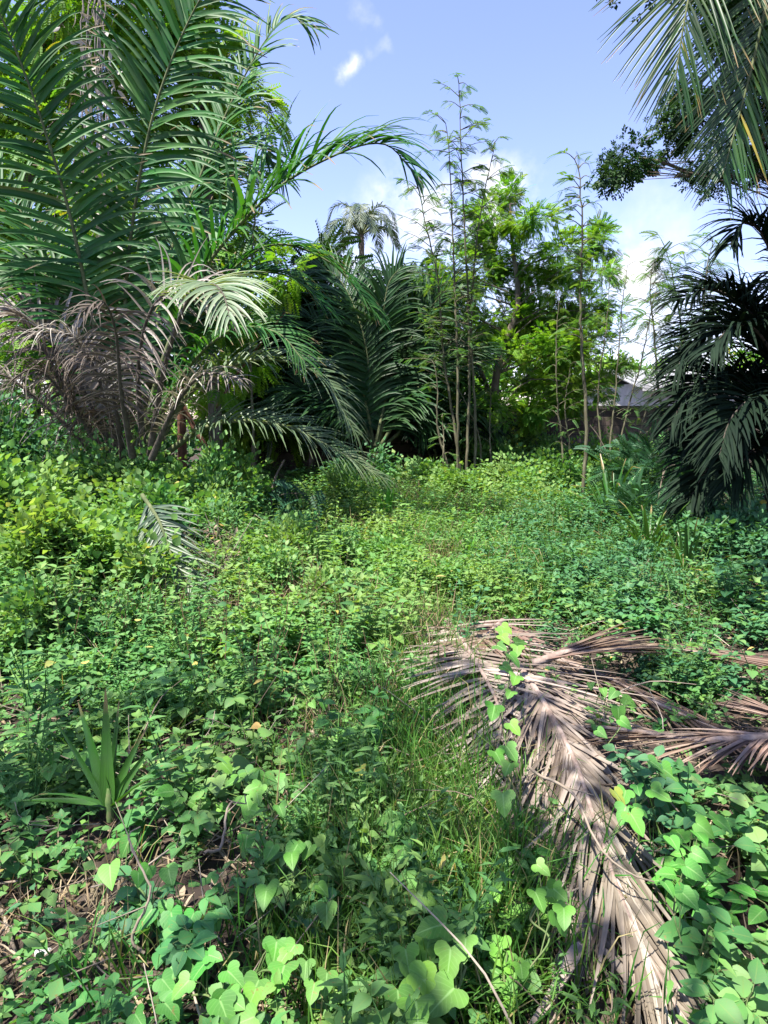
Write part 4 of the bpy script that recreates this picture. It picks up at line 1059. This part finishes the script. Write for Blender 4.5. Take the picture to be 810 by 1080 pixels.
vine('vine of small lobed leaves on the lower part of the longest dry frond', [(575, 925), (560, 950), (580, 970), (560, 1000)], 6, .06, (.24, .32))
vine('vine of pale rounded leaves left of the front left seedling', [(20, 760), (50, 790), (70, 810), (30, 830)], 10, .06, tmpl=LEAF_HEART)
vine('vine strand of heart leaves running above the bare twigs', [(330, 740), (350, 760), (368, 790), (355, 815)], 9, .06, tmpl=LEAF_HEART)
vine('vine strand of heart leaves over the reddish dry frond', [(610, 725), (640, 735), (660, 745), (640, 775)], 9, .06, (.26, .32), tmpl=LEAF_HEART)
vine('vine of heart leaves under the long twig at the left', [(120, 900), (150, 925), (170, 960), (190, 990)], 10, .065, tmpl=LEAF_HEART)
vine('vine of heart leaves between the twigs left of centre', [(280, 890), (310, 905), (300, 945), (340, 965)], 10, .06, tmpl=LEAF_HEART)
vine('bright vine hanging on the dead fronds at the far left', [(60, 640), (40, 650), (70, 662), (95, 655)], 8, .06, tmpl=LEAF_HEART)


# broad-leaved weeds
def weed(label, pos, h, n, size, tmpl, mat, lean=.25, name='broadleaf_weed', R0=.5, two=True):
    pos = np.asarray(pos, float); t = thing(name, label, 'weed', pos)
    st, lf = Acc(), Acc(); top = pos + np.array((rng.normal(0, lean) * h, rng.normal(-.1, lean) * h, h))
    c = spline([pos + (0, 0, -.02), (pos + top) / 2 + rng.normal(0, .03, 3) * h * 3, top], 12); tube(st, c, [.006, .004, .0025], 5)
    for s_ in range(3 if two else 0):
        k = rng.integers(3, 8); th = rng.uniform(0, 6.28); e = c[k] + np.array((math.cos(th), math.sin(th), 1.1)) * h * .35
        tube(st, spline([c[k], (c[k] + e) / 2 + (0, 0, -.02), e], 6), [.003, .002], 4); c = np.vstack((c, spline([c[k], e], 6)[3:]))
    k = rng.integers(3, len(c), n); b = c[k]; th = rng.uniform(0, 2 * math.pi, n)
    D = np.stack((np.cos(th), np.sin(th), rng.normal(.05, .25, n)), 1)
    N = np.stack((rng.normal(0, .22, n), rng.normal(-.15, .22, n), np.ones(n)), 1)
    put_leaves(lf, tmpl, b + nrm(D) * size * .25, D, size * rng.uniform(.6, 1.15, n), N=N, R=np.clip(rng.normal(R0, .2, n), 0, 1))
    for i in range(n): tube(st, [b[i], b[i] + nrm(D[i]) * size * .27], [.0018, .0012], 3)
    mk('stem', st, M['herb_stem'], t, pos); mk('leaves', lf, M[mat], t, pos)
    return t


WEEDS = [
    (645, 672, .28, 18, 0.067, LEAF_WIDE, 'bright', 'yellow green broad leaved weed standing alone above the back dry frond', .9),
    (722, 915, .24, 27, 0.078, LEAF_WIDE, 'vine', 'pale broad leaved weed right of the longest dry frond, beside bare soil', .7),
    (745, 935, .26, 29, 0.074, LEAF_WIDE, 'vine', 'pale broad leaved weed at the lower right, beside the curled brown leaf', .6),
    (735, 1000, .26, 40, 0.070, LEAF_OVAL, 'herb', 'pointed leaved weed at the lower right, below the pale ones', .5),
    (785, 1010, .28, 40, 0.070, LEAF_OVAL, 'herb', 'pointed leaved weed at the right edge near the bottom', .55),
    (770, 1060, .28, 40, 0.074, LEAF_OVAL, 'herb', 'pointed leaved weed in the bottom right corner', .6),
    (745, 1040, .20, 35, 0.067, LEAF_OVAL, 'herb', 'pointed leaved weed at the bottom edge beside the frond tips', .45),
    (672, 815, .28, 40, 0.059, LEAF_OVAL, 'herb_cool', 'opposite leaved weed growing through the reddish frond', .6),
    (640, 770, .22, 29, 0.056, LEAF_OVAL, 'herb', 'small opposite leaved weed left of the herringbone leaflets', .6),
    (700, 850, .28, 37, 0.063, LEAF_OVAL, 'herb_cool', 'leafy weed just below the herringbone leaflets', .5),
    (690, 885, .22, 32, 0.063, LEAF_OVAL, 'herb_cool', 'leafy weed leaning over the longest dry frond from the right', .5),
    (560, 965, .15, 16, 0.056, LEAF_WIDE, 'vine', 'small pale weed at the lower left edge of the longest dry frond', .5),
    (205, 850, .24, 27, 0.067, LEAF_WIDE, 'vine', 'pale lobeless weed right of the front left seedling', .5),
    (180, 870, .22, 29, 0.063, LEAF_WIDE, 'herb', 'green weed between the seedling and the long twig', .6),
    (30, 790, .26, 35, 0.063, LEAF_OVAL, 'herb', 'leafy weed at the left edge above the seedling', .6),
    (60, 740, .28, 35, 0.059, LEAF_OVAL, 'herb', 'leafy weed at the left edge below the bright shrub', .6),
    (20, 920, .18, 21, 0.059, LEAF_OVAL, 'herb', 'low weed on bare soil at the left edge', .5),
    (25, 965, .14, 21, 0.067, LEAF_LANCE, 'herb_cool', 'narrow leaved weed lying on bare soil at the left edge', .4),
    (200, 1000, .22, 29, 0.063, LEAF_WIDE, 'herb', 'shaded broad leaved weed near the bottom left vine', .3),
    (150, 960, .2, 29, 0.059, LEAF_WIDE, 'herb_cool', 'cool green weed below the front left seedling', .4),
    (330, 800, .24, 29, 0.056, LEAF_OVAL, 'herb', 'weed beside the bare twigs left of the grass', .6),
    (425, 990, .18, 21, 0.052, LEAF_LOBED, 'vine', 'young lobed weed in the grass near the bottom centre', .6),
    (345, 980, .2, 24, 0.056, LEAF_OVAL, 'herb_cool', 'dark weed left of the trailing vine near the bottom', .3),
    (520, 985, .16, 16, 0.052, LEAF_LOBED, 'vine', 'lobed weed in grass left of the curled dry sheath', .6),
    (535, 1035, .16, 21, 0.059, LEAF_LOBED, 'vine', 'lobed weed on bare soil left of the frond tips', .5),
    (560, 905, .2, 18, 0.052, LEAF_OVAL, 'vine', 'pale weed sprouting through the left dry leaflets', .5),
    (770, 860, .24, 26, .075, LEAF_OVAL, 'herb', 'leafy weed below the stalk of the reddish frond at the right edge', .5),
    (800, 900, .24, 26, .075, LEAF_WIDE, 'herb', 'leafy weed at the right edge above the pale ones', .6),
    (740, 850, .20, 24, .065, LEAF_OVAL, 'herb', 'small weed under the herringbone leaflets, near the right edge', .6),
    (805, 960, .24, 26, .075, LEAF_OVAL, 'vine', 'bright weed cut by the right edge, beside the pale broad leaved weed', .5),
    (780, 720, .26, 32, 0.063, LEAF_WIDE, 'herb_cool', 'broad weed at the right edge between the brown fronds', .5),
    (700, 722, .22, 32, 0.052, LEAF_OVAL, 'herb', 'weed in the green island between the brown fronds', .6),
    (390, 690, .3, 27, 0.044, LEAF_LANCE, 'herb', 'tall thin weed left of the grey dry frond top', .6),
    (240, 640, .4, 35, 0.044, LEAF_LANCE, 'herb', 'tall thin weed beside the dry twiggy shrub at left', .8),
    (60, 640, .35, 32, 0.063, LEAF_WIDE, 'bright', 'broad leaved weed beside the red husk', .6),
    (290, 690, .3, 32, 0.052, LEAF_OVAL, 'herb', 'weed below the dry twiggy shrub', .6),
    (170, 715, .3, 35, 0.052, LEAF_OVAL, 'herb', 'weed above the front left seedling', .6),
]
for px, py, h, n, sz, tm, mt, lab, r0 in WEEDS:
    weed(lab, G(px, py, h * .6) * (1, 1, 0) + (0, 0, float(gz(*G(px, py, h * .6)[:2]))), h, n, sz, tm, mt, R0=r0)


# ------------------------------------------------------------------ twigs, husks and other loose things
def twig(label, pts, r, name='fallen_twig', cat='twig', side=2):
    a = Acc(); c = spline(pts, 20); c[1:-1] += rng.normal(0, .0015, (18, 3)) + .012 * np.sin(np.linspace(0, 7, 18) + 6 * rng.random())[:, None] * rng.normal(0, 1, 3); tube(a, c, [r, r * .8, r * .4], 6)
    for k in range(side):
        i = rng.integers(5, 16); e = c[i] + nrm(c[-1] - c[0]) * .12 + rng.normal(0, .06, 3); tube(a, [c[i], (c[i] + e) / 2, e], [r * .5, r * .2], 5)
    org = c[0].copy(); return tag(mk(name, a, M['twig'], None, org), label, cat)


twig('thin upright dry twig rising from the weeds below the front left seedling', [G(152, 1005, .12), G(146, 930, .30), G(148, 872, .38)], .0045)
twig('brown dry stick slanting under the middle vine', [G(330, 770, .08), G(355, 805, .08), G(378, 838, .05)], .012)
twig('pale bare twig crossing the weeds left of centre', [G(215, 900, .22), G(245, 860, .25), G(258, 838, .27)], .005)
twig('long bent twig on bare soil in the bottom left corner', [G(0, 960, .02), G(20, 1010, .03), G(55, 1055, .02), G(70, 1078, .02)], .007)
twig('short stick on bare soil at the left edge', [G(5, 1035, .02), G(30, 1025, .03), G(50, 1050, .02)], .005)
twig('leaning dead pole among the shrubs left of the ferny bush', [on_ground(652, 10.5), P(645, 490, 10.5), P(632, 462, 10.5), P(622, 448, 10.5)], .018, 'dead_pole', 'pole')
twig('dead stem leaning beside the dark ferny bush', [on_ground(690, 9.0), P(700, 500, 9.0), P(712, 490, 9.0)], .014, 'dead_pole', 'pole')
twig('thin rib of a frond lying across the longest dry frond', [G(560, 800, .3), G(600, 845, .3), G(640, 890, .28), G(690, 930, .22)], .006)
twig('dry stick on bare soil right of the longest frond', [G(660, 880, .08), G(690, 905, .06), G(720, 935, .05)], .009)

# dry twiggy shrub at left centre
pos = on_ground(225, 5.6); t = thing('dry_shrub', 'dead twiggy brown shrub left of the sunlit patch', 'shrub', pos); a = Acc()
for i in range(34):
    th = rng.uniform(0, 6.28); l = rng.uniform(.3, .75); e = pos + np.array((math.cos(th) * .35 * l * 1.4, math.sin(th) * .3 * l, l))
    c = spline([pos, (pos + e) / 2 + rng.normal(0, .05, 3), e], 8); tube(a, c, [.005, .003, .0012], 4)
    for k in range(3):
        q = c[rng.integers(3, 8)]; tube(a, [q, q + rng.normal(0, .08, 3) + (0, 0, .06)], [.002, .0008], 3)
mk('twigs', a, M['twig'], t, pos)
a = Acc(); n = 120; th = rng.uniform(0, 6.28, n)
put_leaves(a, LEAF_LANCE, pos + np.stack((rng.normal(0, .2, n), rng.normal(0, .18, n), rng.uniform(.15, .65, n)), 1), rng.normal(0, 1, (n, 3)), .05, 1.0); mk('leaves', a, M['litter'], t, pos)


def blob(name, label, cat, pos, r, mat, seed=0):
    a = Acc(); nu, nv = 12, 8; V = []
    for j in range(nv + 1):
        ph = math.pi * j / nv
        for i in range(nu):
            th = 2 * math.pi * i / nu; k = 1 + .16 * math.sin(3 * th + seed) * math.sin(ph * 2 + seed) + .08 * math.sin(5 * th + 2 * seed)
            V.append((r[0] * k * math.sin(ph) * math.cos(th), r[1] * k * math.sin(ph) * math.sin(th), r[2] * k * math.cos(ph)))
    Fq = [(j * nu + i, (j + 1) * nu + i, (j + 1) * nu + (i + 1) % nu, j * nu + (i + 1) % nu) for j in range(nv) for i in range(nu)]
    a.add(np.array(V) + pos, Fq); return tag(mk(name, a, mat, None, pos), label, cat)


blob('coconut_husk', 'red brown coconut husk half hidden in weeds at the left', 'husk', G(52, 645, .18), (.15, .11, .08), M['husk'], 1)
blob('coconut_husk', 'red brown husk in dry litter above the sunlit patch', 'husk', G(455, 598, .06), (.12, .1, .06), M['husk'], 2)
blob('stone', 'pale stone on bare soil in the bottom left corner', 'stone', G(45, 1005, .01), (.025, .02, .012), M['plaster'], 3)
for i, (px, py, h, lab) in enumerate([(40, 985, .02, 'yellow fallen leaf on bare soil at the lower left'), (90, 700, .3, 'yellow leaf caught in the weeds at the left'), (210, 700, .25, 'orange yellow leaf below the dry twiggy shrub'), (445, 925, .16, 'yellow leaf in the grass near the trailing vine'), (145, 655, .35, 'yellow leaf beside the fallen green frond'), (275, 765, .22, 'orange fallen leaf left of the grass')]):
    a = Acc(); q = G(px, py, h)
    put_leaves(a, LEAF_WIDE, q[None], np.array([(math.cos(i * 2), math.sin(i * 2), .1)]), .048, N=np.array([(.1, -.5, 1)]), R=.5, Gv=.99)
    tag(mk('fallen_leaf', a, M['litter'], None, q), lab, 'leaf')
a = Acc(); q = G(747, 925, .08)
for k in range(6): strips(a, q[None] + rng.normal(0, .01, (1, 3)), rng.normal(0, 1, (1, 3)) * (1, 1, .5), .09, .05, .3, 6, (0, 0, 1), .6, curl=1.5)
tag(mk('withered_leaf', a, M['dry_red'], None, q), 'curled brown withered leaf among the lower right weeds', 'leaf')

# hanging dry vine behind the left palm
a = Acc()
for k in range(9):
    x = 105 + rng.normal(0, 9); tube(a, spline([P(x, -20, 10.8), P(x + rng.normal(0, 8), 60, 10.8), P(x + rng.normal(0, 10), 130, 10.8), P(x + rng.normal(0, 12), 220, 10.8), P(x + rng.normal(0, 12), 300, 10.8)], 24) + rng.normal(0, .02, (24, 3)), [.012, .009, .006], 5)
n = 160
put_leaves(a, LEAF_LANCE, np.array([P(105 + rng.normal(0, 14), rng.uniform(0, 280), 10.8 + rng.normal(0, .1)) for _ in range(n)]), rng.normal(0, 1, (n, 3)) + (0, 0, -1.2), .2, 1.0, R=.9)
tag(mk('hanging_vine', a, M['palm_grey'], None, P(105, 300, 10.8)), 'pinkish dry vine strands hanging between the two upright palm fronds', 'vine')


# ------------------------------------------------------------------ ground cover: what nobody could count
def herb_template(kind, detail):
    a = Acc(); st = Acc()
    def stem(p, q, r=.003):
        if detail: tube(a, [p, (p + q) / 2 + rng.normal(0, .008, 3), q], [r, r * .6], 3, (.3, .2, .6, .5))
    up = np.array((0, 0, 1.0))
    if kind == 'bushy':
        lf = LEAF_OVAL if detail else LEAF_FAR
        for s in range(4):
            th = rng.uniform(0, 6.28); tip = np.array((math.cos(th) * .13, math.sin(th) * .13, rng.uniform(.20, .34))); stem(np.zeros(3), tip)
            for k in range(4):
                u = .4 + .2 * k; b = tip * u
                for sg in (0, math.pi):
                    ph = th + k * math.pi / 2 + sg + rng.normal(0, .25)
                    put_leaves(a, lf, b[None], np.array([(math.cos(ph), math.sin(ph), rng.uniform(-.1, .35))]), .075 * (1.15 - .45 * u) * rng.uniform(.8, 1.2), .25)
            put_leaves(a, lf, np.repeat(tip[None], 2, 0), np.array([(.5, .2, .6), (-.4, .3, .7)]), .04, .3)
    elif kind == 'trifoliate':
        lf = LEAF_OVAL if detail else LEAF_FAR_WIDE
        for s in range(9):
            th = rng.uniform(0, 6.28); rr = rng.uniform(.03, .2); b = np.array((math.cos(th) * rr, math.sin(th) * rr, rng.uniform(.08, .24))); stem(b * (.6, .6, 0), b, .002)
            for k in (-1, 0, 1):
                ph = th + k * 1.25; put_leaves(a, lf, b[None], np.array([(math.cos(ph), math.sin(ph), rng.uniform(-.25, .15))]), .05 * rng.uniform(.8, 1.15), .2)
    elif kind == 'creeper':
        lf = LEAF_HEART if detail else LEAF_FAR_WIDE
        for s in range(11):
            th = rng.uniform(0, 6.28); rr = rng.uniform(.02, .26); b = np.array((math.cos(th) * rr, math.sin(th) * rr, rng.uniform(.05, .2))); stem(b * (.7, .7, 0), b, .002)
            put_leaves(a, lf, b[None], np.array([(math.cos(th), math.sin(th), -.1)]), .07 * rng.uniform(.6, 1.2), .22)
    elif kind == 'fine':
        lf = LEAF_LANCE if detail else LEAF_FAR_THIN
        for s in range(5):
            th = rng.uniform(0, 6.28); tip = np.array((math.cos(th) * .12, math.sin(th) * .12, rng.uniform(.25, .45))); stem(np.zeros(3), tip, .0025)
            for k in range(9):
                u = .25 + .09 * k; ph = rng.uniform(0, 6.28)
                put_leaves(a, lf, (tip * u)[None], np.array([(math.cos(ph), math.sin(ph), .35)]), .06 * rng.uniform(.7, 1.2), .3)
    elif kind == 'tiny':
        lf = LEAF_FAR_WIDE
        n = 34; th = rng.uniform(0, 6.28, n); rr = .2 * np.sqrt(rng.random(n))
        put_leaves(a, lf, np.stack((np.cos(th) * rr, np.sin(th) * rr, rng.uniform(.02, .14, n)), 1), np.stack((np.cos(th), np.sin(th), rng.normal(.1, .3, n)), 1), .034 * rng.uniform(.7, 1.2, n), .35)
    return a.arrays()


BARE = [(G(22, 1000), .30, .22), (G(20, 905), .28, .14), (G(700, 880), .18, .10), (G(808, 850), .12, .10), (G(600, 1050), .30, .26), (G(330, 800), .16, .22), (G(455, 600), .3, .3), (G(235, 668), .25, .22), (G(765, 625), .6, .3)]
DRYLINES = [[G(472, 655), G(500, 700), G(528, 755), G(515, 820)], [G(538, 690), G(605, 800), G(632, 880), G(655, 970), G(690, 1075)], [G(575, 860), G(610, 950), G(640, 1060)], [G(690, 1075), G(710, 1180), G(730, 1330)], [G(640, 1060), G(655, 1180), G(670, 1330)], [G(470, 700), G(470, 760), G(490, 800)], [G(560, 830), G(590, 920), G(630, 1000)],
            [G(560, 700), G(680, 688), G(850, 705)], [G(600, 712), G(700, 706), G(830, 722)], [G(625, 900), G(660, 960), G(690, 1030)], [G(850, 775), G(780, 775), G(720, 785), G(600, 770)], [G(800, 800), G(740, 800), G(690, 800)], [G(560, 740), G(590, 790)]]


def cover_density(x, y):
    d = np.ones(len(x))
    for c, rx, ry in BARE:
        q = np.hypot((x - c[0]) / rx, (y - c[1]) / ry) + .5 * (vnoise(x, y, .5, 3) - .5); d = np.minimum(d, np.clip((q - .75) * 2.2, .04, 1))
    for ln in DRYLINES:
        c = spline(ln, 40); m = np.full(len(x), 9.0)
        for p in c: m = np.minimum(m, np.hypot(x - p[0], y - p[1]) + (.13 if p[0] > 1.25 else 0))
        d = np.minimum(d, np.clip((m - .30) * 4, .06, 1))
    clump = np.clip((vnoise(x, y, .55, 0) - .34) * 5, .10, 1) * np.clip((vnoise(x, y, 1.5, 7) - .25) * 4, .3, 1)
    return d * np.where(y < 9, clump, .3 + .7 * clump)


def scatter(n, y0, y1, near_bias=1.0):
    """points in a wedge a little wider than the view"""
    y = y0 + (y1 - y0) * rng.random(n) ** near_bias
    half = .66 * y + 1.1
    x = rng.uniform(-1, 1, n) * half
    keep = rng.random(n) < half / (.66 * y1 + 1.1)
    x, y = x[keep], y[keep]
    k = rng.random(len(x)) < cover_density(x, y)
    return x[k], y[k]


TN = {k: [herb_template(k, True) for _ in range(5)] for k in ('bushy', 'trifoliate', 'creeper', 'fine')}
TF = {k: [herb_template(k, False) for _ in range(5)] for k in ('bushy', 'trifoliate', 'creeper', 'fine', 'tiny')}
warm, cool, pale = Acc(), Acc(), Acc()


def cover(x, y, T, kinds, s0):
    kx = vnoise(x, y, 1.6, 1); ky = vnoise(x, y, 2.3, 2)
    jit = rng.random(len(x))
    idx = np.floor(np.clip((kx - .5) * 1.25 + .5 + (jit - .5) * .3, 0, .999) * len(kinds)).astype(int)
    shade = np.clip((x - .25 * y + .75) / 1.2 + (ky - .5), 0, 1) * np.clip((y - 3) / 3, 0, 1)      # shade under the trees at right put into a cooler leaf colour
    # pale weeds in random patches; the open middle is painted paler as sunlit
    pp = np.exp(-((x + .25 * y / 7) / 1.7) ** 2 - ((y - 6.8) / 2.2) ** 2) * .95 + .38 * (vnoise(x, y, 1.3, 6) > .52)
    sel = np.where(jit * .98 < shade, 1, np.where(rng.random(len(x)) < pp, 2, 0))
    big = .45 + 1.0 * vnoise(x, y, .9, 4)
    for i, kd in enumerate(kinds):
        for j, tm in enumerate(T[kd]):
            for which, acc in ((0, warm), (1, cool), (2, pale)):
                m = (idx == i) & (np.arange(len(x)) % 5 == j) & (sel == which)
                if not m.any(): continue
                p = np.stack((x[m], y[m], gz(x[m], y[m])), 1)
                put_plants(acc, tm, p, s0 * big[m] * rng.uniform(.7, 1.25, m.sum()), .15, R=np.clip(.45 * vnoise(x[m], y[m], .9, 5) + .55 * rng.random(m.sum()), 0, 1))


x, y = scatter(11500, .7, 4.6); cover(x, y, TN, ['creeper', 'trifoliate', 'bushy', 'fine', 'trifoliate', 'bushy'], .66)
x, y = scatter(13500, 4.2, 9.5); cover(x, y, TF, ['trifoliate', 'bushy', 'tiny', 'fine', 'creeper', 'bushy'], .95)
x, y = scatter(13000, 9, 17); cover(x, y, TF, ['bushy', 'fine', 'tiny', 'creeper', 'fine'], 1.05)
x, y = scatter(1500, 2.2, 7.5); cover(x, y, TN, ['fine', 'bushy', 'fine', 'trifoliate'], 1.15)
x, y = scatter(2600, 5.0, 13.0); cover(x, y, TF, ['fine', 'fine', 'bushy'], 1.1)
x, y = scatter(9000, 4.5, 11.0); k = (x > .10 * y - .7) & (x < .5 * y); cover(x[k], y[k], TF, ['tiny', 'fine', 'tiny'], 1.0)
x, y = scatter(7000, 1.2, 5.5); k = x > .33 * y + .1; cover(x[k], y[k], TN, ['bushy', 'trifoliate', 'bushy'], .7)
x, y = scatter(4200, 1.0, 6.0); cover(x, y, TF, ['tiny', 'tiny'], 1.0)
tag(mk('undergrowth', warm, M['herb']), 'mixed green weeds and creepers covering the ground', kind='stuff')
tag(mk('sunlit_tone_undergrowth', pale, M['bright']), 'pale yellow green weeds, the sunlit clearing painted into their colour', kind='stuff')
tag(mk('shade_tone_undergrowth', cool, M['herb_cool']), 'dense weeds under the trees at right, shade painted in as cool green', kind='stuff')

# grass
a = Acc()


def grass(x, y, L, w, per):
    n = len(x) * per
    bx = np.repeat(x, per) + rng.normal(0, .04, n); by = np.repeat(y, per) + rng.normal(0, .04, n)
    th = rng.uniform(0, 6.28, n); e = rng.uniform(.7, 1.5, n)
    d = np.stack((np.cos(th) * np.cos(e), np.sin(th) * np.cos(e), np.sin(e)), 1)
    strips(a, np.stack((bx, by, gz(bx, by)), 1), d, L * rng.uniform(.5, 1.2, n), w * rng.uniform(.7, 1.3, n), rng.uniform(.4, 1.6, n), 4, nrm(np.array((0, 0, 1.0)) + rng.normal(0, .5, (n, 3))), .2, power=1.5)


def patch(px, py, sx, sy, n):
    c = G(px, py); return c[0] + rng.normal(0, sx, n), c[1] + rng.normal(0, sy, n)


for px, py, sx, sy, n, L in [(430, 800, .22, .4, 120, .34), (450, 900, .25, .3, 150, .32), (500, 960, .22, .2, 110, .30), (395, 950, .25, .2, 60, .28), (430, 690, .25, .5, 90, .36), (560, 560, 1.1, 1.6, 420, .42), (480, 550, 1.0, 1.8, 420, .45), (520, 600, .9, .9, 260, .35), (620, 590, .8, .9, 200, .35),
                             (560, 640, .6, .5, 80, .35), (350, 640, .8, .5, 70, .35), (330, 1040, .3, .15, 60, .25), (250, 760, .5, .5, 50, .3), (650, 600, .8, .6, 70, .35), (120, 690, .7, .5, 60, .3), (480, 1060, .2, .1, 60, .25)]:
    x, y = patch(px, py, sx, sy, n); grass(x, y, L, .008 if py > 600 else .012, 9)
x, y = scatter(900, 1, 9); grass(x, y, .28, .008, 4)
tag(mk('grass', a, M['grass']), 'thin green grass growing among the weeds', kind='stuff')

# litter: fallen leaves, broken leaflets and straws on the soil
a = Acc(); n = 12000
y = .8 + 9 * rng.random(n); x = rng.uniform(-1, 1, n) * (.66 * y + 1)
p = np.stack((x, y, gz(x, y) + rng.uniform(.005, .04, n)), 1); th = rng.uniform(0, 6.28, n)
put_leaves(a, LEAF_LANCE, p[:6500], np.stack((np.cos(th), np.sin(th), rng.normal(0, .2, n)), 1)[:6500], .06 * rng.uniform(.5, 1.4, 6500), .5)
q = p[6500:]; m = len(q)
strips(a, q, np.stack((np.cos(th), np.sin(th), rng.normal(.05, .1, n)), 1)[6500:], rng.uniform(.08, .3, m), rng.uniform(.004, .014, m), .2, 4, (0, 0, 1), .3, rnd=rng.random(m), gval=.5, ground=.008, curl=.4)
tag(mk('leaf_litter', a, M['litter']), 'brown fallen leaves and straws on the soil', kind='stuff')
a = Acc()
for k in range(900):
    yy = rng.uniform(.9, 7); xx = rng.uniform(-1, 1) * (.66 * yy + .8); th = rng.uniform(0, 6.28); l = rng.uniform(.15, .5)
    b = np.array((xx, yy, float(gz(xx, yy)) + rng.uniform(.01, .12))); d = np.array((math.cos(th), math.sin(th), rng.normal(.1, .25)))
    tube(a, spline([b, b + d * l * .5 + rng.normal(0, .03, 3), b + d * l], 7), [.004 * rng.uniform(.5, 1.3), .0015], 4, (rng.random(), .5, .5, .5))
tag(mk('twig_litter', a, M['twig']), 'thin dry stems tangled through the weeds', kind='stuff')

# dead stalks and withered grass standing in patches
b0 = a = Acc()
for px, py, sx, sy, n, L in [(325, 590, .5, .6, 130, .5), (345, 655, .4, .4, 80, .4), (455, 600, .35, .35, 90, .4), (520, 560, .9, 1.2, 150, .5), (600, 520, 1.2, 1.2, 160, .55), (760, 625, .5, .4, 110, .3), (250, 560, .5, .7, 120, .5),
                             (290, 640, .4, .4, 90, .45), (180, 660, .5, .3, 60, .4), (440, 680, .25, .3, 70, .35), (340, 800, .15, .2, 60, .25), (60, 660, .4, .3, 50, .35), (700, 890, .2, .15, 40, .2), (30, 990, .3, .2, 60, .2), (430, 530, 1.0, 1.0, 120, .5)]:
    x, y = patch(px, py, sx, sy, n); grass(x, y, L, .006, 4)
tag(mk('dry_grass', a, M['dry_grass']), 'tan withered stalks standing among the green weeds', kind='stuff')

# tall wispy weeds in the left middle ground
for k in range(30):
    px, py = rng.uniform(20, 400), rng.uniform(600, 730)
    if px < 190: py = min(py, 668)
    q = G(px, py, .2); q[2] = float(gz(q[0], q[1])); h = rng.uniform(.4, .65)
    t = thing('wispy_weed', 'tall wispy weed with thin reddish stems in the left middle ground', 'weed', q, 'wispy weeds in the left middle ground')
    st, lf = Acc(), Acc()
    for b_ in range(rng.integers(3, 6)):
        th = rng.uniform(0, 6.28); e = q + np.array((math.cos(th) * .16, math.sin(th) * .16, h * rng.uniform(.7, 1.05)))
        c = spline([q - (0, 0, .02), (q + e) / 2 + rng.normal(0, .025, 3), e], 12); tube(st, c, [.0035, .0025, .001], 4)
        n = 16; i_ = rng.integers(4, 12, n); D = rng.normal(0, 1, (n, 3)) * (1, 1, .5) + (0, 0, .3)
        put_leaves(lf, LEAF_OVAL if k % 2 else LEAF_LANCE, c[i_], D, .042 * rng.uniform(.5, 1.2, n), .5)
    mk('stems', st, M['red_stem'], t, q); mk('leaves', lf, M['herb' if k % 3 else 'bright'], t, q)
